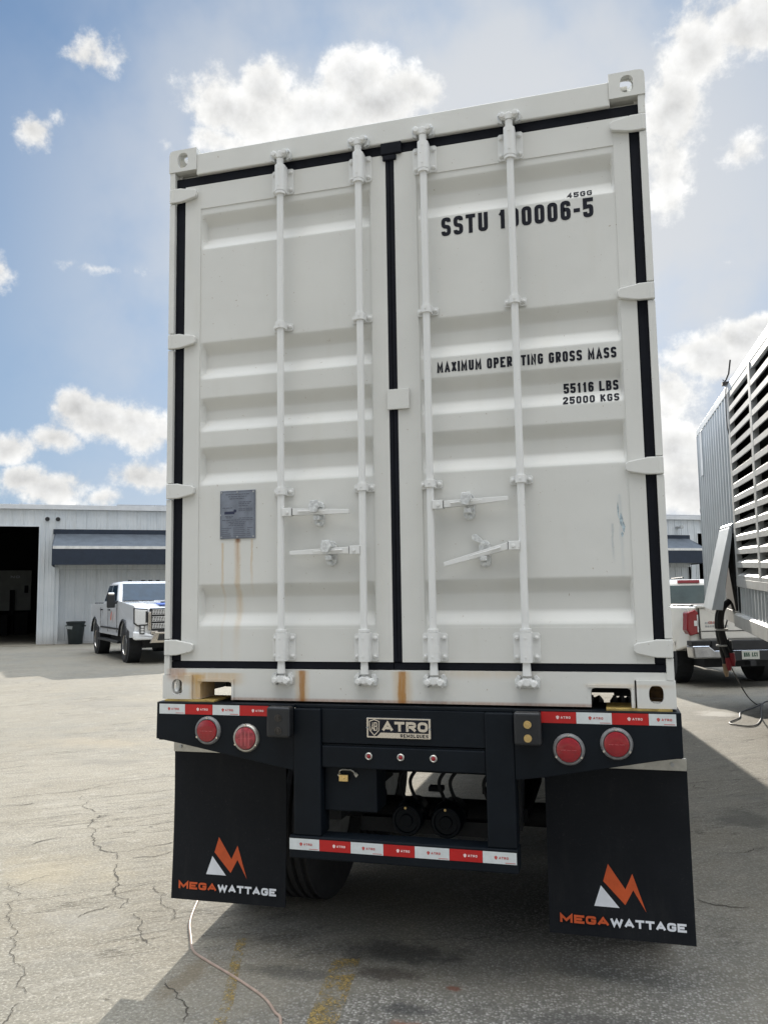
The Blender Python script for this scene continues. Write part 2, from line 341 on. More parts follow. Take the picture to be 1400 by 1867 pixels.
# ------------------------------------------------------------------ mesh helpers
COL = scene.collection
def obj(name, bm, m, parent=None, bevel=0, smooth=False, label=None, kind=None, segs=2):
    me = bpy.data.meshes.new(name); bmesh.ops.recalc_face_normals(bm, faces=bm.faces) if len(bm.faces) else None
    bm.to_mesh(me); bm.free()
    if smooth:
        for pl_ in me.polygons: pl_.use_smooth = True
    o = bpy.data.objects.new(name, me); COL.objects.link(o); me.materials.append(m)
    if parent: o.parent = parent
    if bevel:
        bv = o.modifiers.new('bevel', 'BEVEL'); bv.width = bevel; bv.segments = segs; bv.limit_method = 'ANGLE'; bv.angle_limit = R(40)
    if smooth: 
        try: me.set_sharp_from_angle(angle=R(38))
        except Exception: pass
    if label: o['label'] = label
    if kind: o['kind'] = kind
    return o
def multi(name, bm, m, parent=None, bevel=0, smooth=False, gap=0):
    """every loose piece of bm becomes a part of its own"""
    bm.verts.ensure_lookup_table(); seen = set(); out = []
    for v0 in bm.verts:
        if v0 in seen: continue
        isl = [v0]; seen.add(v0); i = 0
        while i < len(isl):
            for e in isl[i].link_edges:
                q = e.other_vert(isl[i])
                if q not in seen: seen.add(q); isl.append(q)
            i += 1
        nb = BM(); mp = {v: nb.verts.new(v.co) for v in isl}; fs = set(f for v in isl for f in v.link_faces)
        for f in fs: nb.faces.new([mp[v] for v in f.verts])
        out.append(obj(name, nb, m, parent, bevel, smooth))
    bm.free(); return out
def thing(name, label, cat, loc=(0, 0, 0), rot=(0, 0, 0), group=None):
    o = bpy.data.objects.new(name, None); COL.objects.link(o); o.location = loc; o.rotation_euler = rot
    o.empty_display_size = .2; o['label'] = label; o['category'] = cat
    if group: o['group'] = group
    return o
def tag(o, label, cat, group=None):
    o['label'] = label; o['category'] = cat
    if group: o['group'] = group
    return o
def BM(): return bmesh.new()
def box(bm, x0, x1, y0, y1, z0, z1):
    v = [bm.verts.new((x, y, z)) for z in (z0, z1) for y in (y0, y1) for x in (x0, x1)]
    for f in ((0, 1, 3, 2), (4, 6, 7, 5), (0, 4, 5, 1), (2, 3, 7, 6), (0, 2, 6, 4), (1, 5, 7, 3)):
        bm.faces.new([v[i] for i in f])
    return bm
def hexa(bm, P):
    v = [bm.verts.new(p) for p in P]
    for f in ((0, 1, 3, 2), (4, 6, 7, 5), (0, 4, 5, 1), (2, 3, 7, 6), (0, 2, 6, 4), (1, 5, 7, 3)):
        bm.faces.new([v[i] for i in f])
    return bm
def frame_of(d):
    d = Vector(d).normalized(); a = Vector((0, 0, 1)) if abs(d.z) < .9 else Vector((1, 0, 0))
    x = d.cross(a).normalized(); y = d.cross(x).normalized(); return x, y
def cyl(bm, p0, p1, r, n=16, r2=None, cap=True):
    p0, p1 = Vector(p0), Vector(p1); x, y = frame_of(p1 - p0); r2 = r if r2 is None else r2
    A = [bm.verts.new(p0 + (x * math.cos(2 * math.pi * i / n) + y * math.sin(2 * math.pi * i / n)) * r) for i in range(n)]
    B = [bm.verts.new(p1 + (x * math.cos(2 * math.pi * i / n) + y * math.sin(2 * math.pi * i / n)) * r2) for i in range(n)]
    for i in range(n): bm.faces.new((A[i], A[(i + 1) % n], B[(i + 1) % n], B[i]))
    if cap: bm.faces.new(A); bm.faces.new(B)
    return bm
def tube(bm, pts, r, n=8):
    pts = [Vector(p) for p in pts]; rings = []; px = None
    for i, p in enumerate(pts):
        d = (pts[min(i + 1, len(pts) - 1)] - pts[max(i - 1, 0)]).normalized()
        if px is None: px, _ = frame_of(d)
        x = (px - d * px.dot(d)).normalized(); y = d.cross(x); px = x
        rr = r(i / (len(pts) - 1)) if callable(r) else r
        rings.append([bm.verts.new(p + (x * math.cos(2 * math.pi * k / n) + y * math.sin(2 * math.pi * k / n)) * rr) for k in range(n)])
    for a, b in zip(rings, rings[1:]):
        for k in range(n): bm.faces.new((a[k], a[(k + 1) % n], b[(k + 1) % n], b[k]))
    bm.faces.new(rings[0]); bm.faces.new(rings[-1]); return bm
def smoothpath(pts, k=8):
    P = [Vector(p) for p in pts]; P = [P[0] * 2 - P[1]] + P + [P[-1] * 2 - P[-2]]; out = []
    for i in range(1, len(P) - 2):
        for j in range(k):
            t = j / k; a, b, c, d = P[i - 1], P[i], P[i + 1], P[i + 2]
            out.append(.5 * ((2 * b) + (c - a) * t + (2 * a - 5 * b + 4 * c - d) * t * t + (3 * b - a - 3 * c + d) * t ** 3))
    out.append(P[-2]); return out
def prism(bm, poly, a0, a1, plane='xz'):
    f = {'xz': lambda p, a: (p[0], a, p[1]), 'yz': lambda p, a: (a, p[0], p[1]), 'xy': lambda p, a: (p[0], p[1], a)}[plane]
    A = [bm.verts.new(f(p, a0)) for p in poly]; B = [bm.verts.new(f(p, a1)) for p in poly]; n = len(poly)
    bm.faces.new(A); bm.faces.new(B)
    for i in range(n): bm.faces.new((A[i], A[(i + 1) % n], B[(i + 1) % n], B[i]))
    return bm
def lathe(bm, prof, c=(0, 0, 0), axis='x', n=32, close=False):
    rings = []
    for a, r in prof:
        ring = []
        for i in range(n):
            t = 2 * math.pi * i / n; u, v = r * math.cos(t), r * math.sin(t)
            q = {'x': (a, u, v), 'y': (u, a, v), 'z': (u, v, a)}[axis]
            ring.append(bm.verts.new((q[0] + c[0], q[1] + c[1], q[2] + c[2])))
        rings.append(ring)
    pr = list(zip(rings, rings[1:])) + ([(rings[-1], rings[0])] if close else [])
    for A, B in pr:
        for i in range(n): bm.faces.new((A[i], A[(i + 1) % n], B[(i + 1) % n], B[i]))
    if not close:
        if prof[0][1] > 1e-4: bm.faces.new(rings[0])
        if prof[-1][1] > 1e-4: bm.faces.new(rings[-1])
    return bm
def sheet(bm, poly, y, flip=False):
    bm.faces.new([bm.verts.new((p[0], y, p[1])) for p in poly]); return bm

# ---- a small stroke font (square gothic lettering)
GL = {
 'S': [([(1, .80), (1, 1, 1), (0, 1, 1), (0, .52, 1), (1, .48, 1), (1, 0, 1), (0, 0, 1), (0, .20)], 0)],
 'T': [([(0, 1), (1, 1)], 0), ([(.5, .93), (.5, 0)], 0)], 'U': [([(0, 1), (0, 0, 1), (1, 0, 1), (1, 1)], 0)],
 'O': [([(0, 0, 1), (1, 0, 1), (1, 1, 1), (0, 1, 1)], 1)], '0': [([(0, 0, 1), (1, 0, 1), (1, 1, 1), (0, 1, 1)], 1)],
 '1': [([(.62, 0), (.62, 1)], 0), ([(.12, .80), (.58, .97)], 0)],
 '2': [([(0, .72), (0, 1, 1), (1, 1, 1), (1, .62, 1), (0, .1), (0, 0), (1, 0)], 0)],
 '3': [([(0, .8), (0, 1, 1), (1, 1, 1), (1, .52, 1), (.4, .52)], 0), ([(1, .5), (1, 0, 1), (0, 0, 1), (0, .2)], 0)],
 '4': [([(.76, 0), (.76, 1), (0, .28), (1, .28)], 0)],
 '5': [([(1, 1), (0, 1), (0, .54), (1, .6, 1), (1, 0, 1), (0, 0, 1), (0, .24)], 0)],
 '6': [([(1, .76), (1, 1, 1), (0, 1, 1), (0, 0, 1), (1, 0, 1), (1, .56, 1), (.14, .56)], 0)],
 'G': [([(1, .74), (1, 1, 1), (0, 1, 1), (0, 0, 1), (1, 0, 1), (1, .48), (.52, .48)], 0)],
 'C': [([(1, .74), (1, 1, 1), (0, 1, 1), (0, 0, 1), (1, 0, 1), (1, .26)], 0)],
 '-': [([(.0, .42), (1, .42)], 0)], 'M': [([(0, 0), (0, 1), (.5, .22), (1, 1), (1, 0)], 0)],
 'A': [([(0, 0), (.5, 1), (1, 0)], 0), ([(.26, .28), (.74, .28)], 0)],
 'X': [([(0, 0), (1, 1)], 0), ([(0, 1), (1, 0)], 0)], 'I': [([(.5, 0), (.5, 1)], 0)],
 'P': [([(0, 0), (0, 1), (1, 1, 1), (1, .44, 1), (.1, .44)], 0)],
 'E': [([(1, 1), (0, 1), (0, 0), (1, 0)], 0), ([(.1, .5), (.86, .5)], 0)],
 'R': [([(0, 0), (0, 1), (1, 1, 1), (1, .46, 1), (.1, .46)], 0), ([(.5, .42), (1, 0)], 0)],
 'N': [([(0, 0), (0, 1), (1, 0), (1, 1)], 0)], 'L': [([(0, 1), (0, 0), (1, 0)], 0)],
 'B': [([(0, 0), (0, 1), (.94, 1, 1), (.94, .52, 1), (.1, .52)], 0), ([(.1, .0), (1, 0, 1), (1, .48, 1)], 0)],
 'K': [([(0, 0), (0, 1)], 0), ([(1, 1), (.12, .42)], 0), ([(.42, .56), (1, 0)], 0)],
 'W': [([(0, 1), (.24, 0), (.5, .85), (.76, 0), (1, 1)], 0)],
 'Q': [([(0, 0, 1), (1, 0, 1), (1, 1, 1), (0, 1, 1)], 1), ([(.6, .3), (1, -.1)], 0)],
 'D': [([(0, 0), (0, 1), (1, 1, 1), (1, 0, 1)], 1)], 'F': [([(1, 1), (0, 1), (0, 0)], 0), ([(.1, .5), (.8, .5)], 0)],
 'H': [([(0, 0), (0, 1)], 0), ([(1, 0), (1, 1)], 0), ([(.1, .5), (.9, .5)], 0)],
}
def glyph_w(ch): return {'I': .32, '1': .78, 'M': 1.22, 'W': 1.45, ' ': .5, '-': .62, 'A': 1.1}.get(ch, 1.0)
def stroke(bm, pts, t, closed, put):
    P = [Vector((p[0], p[1])) for p in pts]; n = len(P); L = []; Rr = []
    for i in range(n):
        a = P[(i - 1) % n] if (closed or i > 0) else None; b = P[(i + 1) % n] if (closed or i < n - 1) else None
        d0 = (P[i] - a).normalized() if a is not None else None; d1 = (b - P[i]).normalized() if b is not None else None
        if d0 is None: d0 = d1
        if d1 is None: d1 = d0
        n0 = Vector((-d0.y, d0.x)); n1 = Vector((-d1.y, d1.x)); m = n0 + n1
        if m.length < 1e-6: m = n0
        m.normalize(); k = min(2.4, 1 / max(.2, m.dot(n0))) * t / 2
        L.append(bm.verts.new(put(P[i].x + m.x * k, P[i].y + m.y * k))); Rr.append(bm.verts.new(put(P[i].x - m.x * k, P[i].y - m.y * k)))
    for i in range(n if closed else n - 1):
        j = (i + 1) % n
        try: bm.faces.new((L[i], L[j], Rr[j], Rr[i]))
        except ValueError: pass
def text(bm, s, x0, z0, width, h, t, yf, gap=.26, rc=.34):
    """letters of height h between x0 and x0+width, facing -y; yf(z) gives the surface they lie on"""
    tot = sum(glyph_w(c) for c in s) + gap * (len(s) - 1); u = width / tot; x = x0
    lay = 0
    for ch in s:
        gw = glyph_w(ch) * u
        for pts, closed in GL.get(ch, []):
            pts = [list(p) for p in pts]
            q = [(x + t / 2 + p[0] * (gw - t), z0 + t / 2 + p[1] * (h - t), len(p) > 2) for p in pts]
            out = []; n = len(q); rad = min(gw - t, h - t) * rc
            for i, p in enumerate(q):
                if p[2] and (closed or 0 < i < n - 1):
                    a, b = Vector(q[(i - 1) % n][:2]), Vector(q[(i + 1) % n][:2]); c = Vector(p[:2])
                    da, db = a - c, b - c; r1 = min(rad, da.length * .49); r2 = min(rad, db.length * .49)
                    A, B = c + da.normalized() * r1, c + db.normalized() * r2
                    for k in range(4):
                        tt = k / 3; out.append(tuple(A * (1 - tt) ** 2 + c * 2 * tt * (1 - tt) + B * tt * tt))
                else: out.append(p[:2])
            if not closed:                               # square ends where a stroke reaches the edge of its letter
                for i0, i1, raw in ((0, 1, pts[0]), (-1, -2, pts[-1])):
                    a, b = Vector(out[i0][:2]), Vector(out[i1][:2]); d = (a - b).normalized(); k = t * .5
                    if abs(d.x) > .97: k = k if raw[0] in (0, 1) else 0
                    elif abs(d.y) > .97: k = k if raw[1] in (0, 1) else 0
                    else: k *= .5
                    out[i0] = tuple(a + d * k)
            lay = (lay + 1) % 4; off = lay * .00012
            stroke(bm, out, t, closed, lambda X, Z: (X, yf(Z) - off, Z))
        x += gw + gap * u
    return bm

# ------------------------------------------------------------------ ground
bm = BM(); S_ = 900
bm.faces.new([bm.verts.new(p) for p in ((-S_, -S_, 0), (S_, -S_, 0), (S_, S_, 0), (-S_, S_, 0))])
obj('ground', bm, GROUND, kind='structure')

CR = [[(-3.78, 2.98), (-3.48, 2.63), (-3.18, 2.33), (-3.08, 2.21), (-3.03, 2.03), (-2.85, 1.81), (-2.58, 1.51), (-2.43, 1.43), (-2.26, 1.27), (-2.22, 1.15), (-2.02, 0.88), (-1.82, 0.68), (-1.59, 0.42), (-1.38, 0.16)],
 [(-7.5, -.2), (-4.54, 2.35), (-4.32, 2.54), (-4.08, 2.76), (-3.8, 2.98), (-3.78, 3.06), (-3.72, 3.2), (-3.53, 3.45), (-3.25, 3.67), (-2.77, 4.16), (-.5, 6.1)], [(-4.32, 2.21), (-4.14, 2.33), (-4.01, 2.4), (-3.92, 2.49)],
 [(-3.12, 1.46), (-3.09, 1.58), (-3.05, 1.66), (-2.98, 1.65)], [(-9.28, 7.49), (-9.07, 8.08), (-9.02, 8.7), (-8.98, 9.1), (-8.34, 9.6), (-7.31, 10.32), (-4, 12.6)], [(-12.42, 13.0), (-10.92, 11.16), (-9.29, 9.19), (-9.02, 8.7)],
 [(-2.18, 1.29), (-2.08, 1.18), (-1.93, 1.03)], [(-1.8, 0.9), (-1.58, 0.64), (-1.41, 0.45)], [(-2.76, 0.75), (-2.38, 0.35), (-2.12, 0.05), (-1.95, -0.13), (-1.73, -0.37), (-1.57, -0.59), (-1.47, -0.72)],
 [(-3.46, 2.77), (-3.27, 2.93), (-2.97, 3.18)], [(-2.42, 1.42), (-2.28, 1.53), (-2.14, 1.74)], [(-5.12, 3.47), (-4.8, 3.6)], [(-2.62, 0.71), (-2.52, 0.94)], [(-1.94, 0.37), (-1.87, 0.56)], [(-1.34, -0.46), (-1.21, -0.4)],
 [(-2.26, 1.27), (-2.14, 1.4), (-2.03, 1.54)], [(-1.07, -0.2), (-0.95, -0.31), (-0.81, -0.5)],
 [(1.54, 4.45), (1.62, 4.2), (1.74, 4.14), (1.95, 4.4), (2.33, 4.74)], [(2.13, 7.07), (2.38, 6.92), (2.77, 7.26)], [(1.8, 6.28), (2.26, 6.64), (2.52, 6.76)], [(1.73, 6.8), (2.0, 6.49), (2.19, 6.18)], [(1.63, 3.55), (1.87, 3.51), (2.17, 3.8)],
 [(1.56, 2.24), (1.94, 2.51)], [(1.37, 1.4), (1.54, 1.32), (1.75, 1.4)], [(-20.4, 22.6), (-17.5, 20.5), (-16.2, 18.0), (-15.2, 15.5), (-12.42, 13.0)], [(-.35, .28), (-.1, .5), (.3, .62), (.5, .75)], [(-.32, .2), (-.2, .33), (-.05, .36), (.12, .5)]]
def crackline(bm, pts, w0):
    P = [Vector((x, y, 0)) for x, y in pts]
    for it in range(5):
        Q = [P[0]]
        for a, b in zip(P, P[1:]):
            d = b - a; nn = Vector((-d.y, d.x, 0)); Q += [(a + b) / 2 + nn * random.uniform(-.2, .2), b]
        P = Q
    n = len(P); L = []; Rr = []
    for i, p in enumerate(P):
        d = (P[min(i + 1, n - 1)] - P[max(0, i - 1)]).normalized(); nn = Vector((-d.y, d.x, 0))
        ww = w0 * (.25 + .9 * noise.noise(p * 3 + Vector((5, 1, 2))) ** 2 * 3 + random.uniform(0, .5)) * min(1, i / 4 + .1, (n - 1 - i) / 4 + .1)
        L.append(bm.verts.new((p.x + nn.x * ww, p.y + nn.y * ww, .003))); Rr.append(bm.verts.new((p.x - nn.x * ww, p.y - nn.y * ww, .003)))
    for i in range(n - 1):
        if noise.noise(P[i] * 5 + Vector((9, 3, 1))) > -.28: bm.faces.new((L[i], L[i + 1], Rr[i + 1], Rr[i]))
bm = BM()
for i, l in enumerate(CR): crackline(bm, l, .0042 if i < 3 else .0030)
obj('pavement_cracks', bm, CRACK, kind='structure')
def strip(pts, w_, z):
    bm = BM(); P = [Vector((x, y, z)) for x, y in pts]; n = len(P); prev = None
    for i, p in enumerate(P):
        d = (P[min(i + 1, n - 1)] - P[max(0, i - 1)]).normalized(); nn = Vector((-d.y, d.x, 0)) * w_ / 2
        cur = (bm.verts.new(p + nn), bm.verts.new(p - nn))
        if prev: bm.faces.new((prev[0], cur[0], cur[1], prev[1]))
        prev = cur
    return bm
obj('road_marking', strip([(-.335, .22), (-.30, -.0), (-.25, -.37), (-.18, -.9), (.05, -3)], .13, .0045), YLINE, kind='structure')
obj('road_marking', strip([(-.93, .32), (-.84, .05), (-.70, -.32), (-.60, -.7)], .05, .0045), YLINE, kind='structure')

# ================================================================== shipping container
HC, WC = 2.896, 1.219
cont = thing('shipping_container', 'white shipping container with closed double doors and lock rods, standing on a dark chassis', 'shipping container', (0, 0, ZB))
# body shell
bm = BM()
def corr_wall(bm, x, out):
    L_, n = 12.19 - .36, 42; pitch = L_ / n; y = .18; prev = None; prof = []
    for i in range(n):
        for f, d in ((0, 0), (.22, 0), (.42, .036), (.78, .036)): prof.append((y + f * pitch, d))
        y += pitch
    prof.append((y, 0))
    for yy, d in prof:
        cur = (bm.verts.new((x - out * d, yy, .16)), bm.verts.new((x - out * d, yy, 2.80)))
        if prev: bm.faces.new((prev[0], cur[0], cur[1], prev[1]))
        prev = cur
corr_wall(bm, WC - .012, 1); obj('side_wall', bm, WHITE, cont)
bm = BM(); corr_wall(bm, -WC + .012, -1); obj('side_wall', bm, WHITE, cont)
for s in (-1, 1):
    bm = BM(); xa, xb = sorted((s * (WC - .004), s * (WC - .07)))
    box(bm, xa, xb, .19, 12.0, .0, .16); box(bm, xa, xb, .19, 12.0, 2.80, 2.868); obj('side_rail', bm, WHITE, cont, .004)
bm = BM(); box(bm, -WC + .075, WC - .075, .06, 12.1, 2.84, 2.86); obj('roof', bm, WHITE, cont)
bm = BM(); box(bm, -WC + .075, WC - .075, .2, 12.1, .10, .15); obj('floor', bm, WOOD, cont)
bm = BM()
for i in range(24): box(bm, -WC + .075, WC - .075, .55 + i * .48, .60 + i * .48, .0, .098)
multi('floor_beam', bm, UNDER, cont)
bm = BM(); box(bm, -WC + .02, WC - .02, 12.13, 12.17, .12, 2.8); obj('front_wall', bm, WHITE, cont)
# corner posts
for s in (-1, 1):
    bm = BM()
    x0, x1 = s * (WC - .003), s * (WC - .034)
    # post between hinge gaps: several lengths with thin dark gaps at the hinges
    zs = [.118, .214, .2935, 1.009, 1.0885, 1.798, 1.8825, 2.600, 2.681, 2.773]
    for a, b in ((.118, .212), (.296, 1.006), (1.091, 1.795), (1.886, 2.597), (2.684, 2.774)):
        box(bm, min(x0, x1), max(x0, x1), .004, .05, a, b)
    box(bm, min(x0, s * (WC - .05)), max(x0, s * (WC - .05)), .0505, .17, .118, 2.774)
    obj('corner_post', bm, WSILL, cont, .003)
# header
bm = BM(); prism(bm, [(-1.061, 2.744), (1.061, 2.744), (1.061, 2.863), (-1.061, 2.863)], .006, .10)
box(bm, -1.185, -1.0615, .06, .15, 2.744, 2.77); box(bm, 1.0615, 1.185, .06, .15, 2.744, 2.77)
obj('top_rail', bm, WHITE, cont, .006)
# sill with the two notches
def notch(xa, xb, zt, r=.016):
    return [(xa, .0), (xa, zt - r), (xa + r * .3, zt - r * .3), (xa + r, zt), (xb - r, zt), (xb - r * .3, zt - r * .3), (xb, zt - r), (xb, .0)]
sp_ = [(-1.058, .0)] + notch(-1.018, -.846, .086) + notch(.868, 1.036, .083) + [(1.052, .0), (1.052, .117), (1.185, .117), (1.185, .150), (-1.185, .150), (-1.185, .117), (-1.058, .117)]
bm = BM(); prism(bm, sp_, .012, .034); box(bm, -.84, .86, .0345, .14, .09, .149)
obj('bottom_rail', bm, WSILL, cont)
for xa, xb, zt in ((-1.018, -.846, .086), (.868, 1.036, .083)):
    bm = BM(); box(bm, xa - .012, xa - .001, .035, .17, 0, zt + .01); box(bm, xb + .001, xb + .012, .035, .17, 0, zt + .01); box(bm, xa, xb, .035, .17, zt + .001, zt + .012)
    fr = .012
    box(bm, xa - fr, xb + fr, .005, .0115, zt + .002, zt + .014); box(bm, xb + .001, xb + fr, .005, .0115, 0, zt + .0018)
    obj('pocket_frame', bm, WSILL, cont)
bm = BM(); box(bm, .965, 1.13, .42, .46, .0, .099); box(bm, .78, .985, 2.2, 2.24, .06, .099); multi('pocket_dark_plate', bm, UNDER, cont)  # dark plates added to block the bright view through the right pocket
# corner castings: hollow blocks with oval apertures
def plate_hole(bm, M, w_, h_, hw, hh, t, rq=None):
    angs = sorted(set([2 * math.pi * i / 40 for i in range(40)] + [math.atan2(sy * h_, sx * w_) % (2 * math.pi) for sx in (-1, 1) for sy in (-1, 1)]))
    o, n_ = [], []
    for a in angs:
        c, s = math.cos(a), math.sin(a)
        k = 1 / max(abs(c) / (w_ / 2), abs(s) / (h_ / 2))
        if rq and c * rq[0] > 0 and s * rq[1] > 0: k = (abs(c / (w_ / 2)) ** 7 + abs(s / (h_ / 2)) ** 7) ** (-1 / 7)
        o.append((c * k, s * k))
        p = 4.2; e = (abs(c / hw) ** 2.6 + abs(s / hh) ** 2.6) ** (-1 / 2.6); n_.append((c * e, s * e))
    V = lambda q, z: bm.verts.new(M @ Vector((q[0], q[1], z)))
    O0, N0, O1, N1 = [V(q, 0) for q in o], [V(q, 0) for q in n_], [V(q, t) for q in o], [V(q, t) for q in n_]
    k = len(angs)
    for i in range(k):
        j = (i + 1) % k
        bm.faces.new((O0[i], O0[j], N0[j], N0[i])); bm.faces.new((O1[i], N1[i], N1[j], O1[j]))
        bm.faces.new((N0[i], N0[j], N1[j], N1[i])); bm.faces.new((O0[i], O1[i], O1[j], O0[j]))
def casting(name, cx, z0, y0=-.0, top=True):
    s = 1 if cx > 0 else -1
    w_, h_, d_ = .160, (.122 if top else .117), .178
    bm = BM(); zc = z0 + h_ / 2; xo = s * WC; xi = s * (WC - w_); xc = (xo + xi) / 2
    hx = .030 if s > 0 else .028
    # front plate (faces -y)
    plate_hole(bm, Matrix.Translation((xc, y0, zc)) @ Matrix.Rotation(R(90), 4, 'X') @ Matrix.Scale(-1, 4, (0, 0, 1)), w_, h_, .030, .042 if top else .039, .028, (s, 1) if top else None)
    # outer side plate
    plate_hole(bm, Matrix.Translation((xo - s * .024, y0 + .0285 + (d_ - .057) / 2, zc)) @ Matrix.Rotation(R(90), 4, 'Y') @ Matrix.Scale(1, 4), h_, d_ - .058, .036, .036, .024 * 1) if s > 0 else \
        plate_hole(bm, Matrix.Translation((xo, y0 + .0285 + (d_ - .057) / 2, zc)) @ Matrix.Rotation(R(90), 4, 'Y'), h_, d_ - .058, .036, .036, .024)
    # top / bottom plates; the one facing out carries the big aperture
    xl, xr = sorted((xi + s * .0005, xo - s * .0245))
    zt = (z0 + h_ - .026) if top else z0
    plate_hole(bm, Matrix.Translation(((xl + xr) / 2, y0 + .0285 + (d_ - .058) / 2, zt)), xr - xl - .001, d_ - .060, .040, .052, .026)
    box(bm, xl, xr, y0 + .029, y0 + d_ - .029, z0 if top else z0 + h_ - .026, (z0 + .022) if top else z0 + h_)
    if not top and s > 0: box(bm, min(xi, xo), max(xi, xo), y0 + d_ - .028, y0 + d_, z0, z0 + h_)
    o = obj(name, bm, WSILL if not top else WHITE, cont)
    if not top and s > 0:
        bm = BM(); box(bm, xl + .003, xr - .003, y0 + d_ - .034, y0 + d_ - .0285, z0 + .028, z0 + h_ - .03); box(bm, xl + .003, xr - .003, y0 + .034, y0 + d_ - .036, z0 + .0262, z0 + .0275); obj('casting_core', bm, RUSTCORE, o)
    return o
casting('corner_casting', 1, HC - .122); casting('corner_casting', -1, HC - .122)
casting('corner_casting', 1, 0, top=False); casting('corner_casting', -1, 0, top=False)
for s in (-1, 1):
    for z in (0, HC - .118):
        bm = BM(); box(bm, *sorted((s * WC, s * (WC - .16))), 12.01, 12.19, z, z + .118); obj('corner_casting', bm, WHITE, cont, .006)
# header cheek blocks under the castings (seen as a soffit)
HARD = rustpaint('white_painted_hardware', [], (.735, .735, .715))
WORN = simple('worn_galvanised_white', (.66, .67, .66), .32, .25, .22, 60)
# doors -------------------------------------------------------------
GRV = [(2.525, 2.331), (1.825, 1.628), (1.530, 1.351), (1.270, 1.072), (.568, .358)]
YD, DG, PZ0, PZ1 = .020, .034, .345, 2.558
def door_y(z):
    """front surface (y) of the pressed door panel at height z"""
    f = 0
    for t, b in GRV:
        if b <= z <= t:
            f = min(1, (t - z) / .066, (z - b) / .066); f = f * f * (3 - 2 * f) * .35 + f * .65
    return YD + .004 + DG * f
def make_door(x0, x1, px0, px1, m, label):
    z0, z1 = .187, 2.690
    bm = BM()
    box(bm, x0, px0, YD, YD + .06, z0, z1); box(bm, px1, x1, YD, YD + .06, z0, z1)
    box(bm, px0 + .0003, px1 - .0003, YD + .0004, YD + .06, PZ1, z1); box(bm, px0 + .0003, px1 - .0003, YD + .0004, YD + .06, z0, PZ0)
    zs = [PZ0]
    for t, b in reversed(GRV): zs += [b - .006, b, b + .004, b + .010, b + .018, b + .048, b + .057, b + .064, b + .072, t - .072, t - .064, t - .057, t - .048, t - .018, t - .010, t - .004, t, t + .006]
    zs += [PZ1]; zs = sorted(zs)
    xs = [(px0, 0), (px0 + .006, 0), (px0 + .024, 1), (px1 - .016, 1), (px1 - .004, 0), (px1, 0)]
    rows = [[bm.verts.new((x, YD + .004 + (door_y(z) - YD - .004) * g, z)) for x, g in xs] for z in zs]
    for a, b in zip(rows, rows[1:]):
        for i in range(len(xs) - 1): bm.faces.new((a[i], a[i + 1], b[i + 1], b[i]))
    d_ = obj('door', bm, m, cont, label=label, smooth=True); wn = d_.modifiers.new('normals', 'WEIGHTED_NORMAL'); wn.keep_sharp = True; wn.weight = 100; return d_
LX0, LX1, RX0, RX1 = -1.130, -.024, .020, 1.139
doorL = make_door(LX0, LX1, -1.040, -.104, WDOOR_L, 'left door with data plate and rust runs')
doorR = make_door(RX0, RX1, .132, 1.068, WDOOR_R, 'right door with serial number lettering')
# seals
def seal(parent, pieces, extra=None):
    bm = BM()
    for p in pieces: box(bm, *p)
    return obj('door_seal', bm, GASKET, parent, .006)
seal(doorL, [(-1.186, -1.1305, .024, .052, .186, 2.690), (-1.186, -.0235, .0235, .052, 2.6905, 2.7435), (-1.186, -.0235, .0235, .052, .1505, .1855), (-.0235, -.003, .018, .052, .186, 2.690)])
seal(doorR, [(1.1395, 1.186, .024, .052, .186, 2.690), (-.0028, 1.186, .0235, .052, 2.6905, 2.7435), (-.0228, 1.186, .0235, .052, .1505, .1855), (-.0028, .0195, .016, .052, .186, 2.690), (-.045, .062, .006, .0225, 2.685, 2.748), (-.036, .034, .008, .0225, 2.655, 2.684)])
# hinges
def hinge(parent, s, zc):
    P = [(1.214, -.039), (1.150, -.038), (1.125, -.034), (1.066, -.021), (1.056, -.012), (1.056, .014), (1.068, .024), (1.125, .033), (1.150, .039), (1.214, .039)]
    bm = BM(); prism(bm, [(s * a, zc + b) for a, b in P], -.003, .0185)
    cyl(bm, (s * 1.199, .012, zc - .0385), (s * 1.199, .012, zc + .0385), .0175, 14)
    obj('hinge', bm, WHITE, parent, .004)
for z in (.253, 1.048, 1.840, 2.640):
    hinge(doorL, -1, z); hinge(doorR, 1, z)
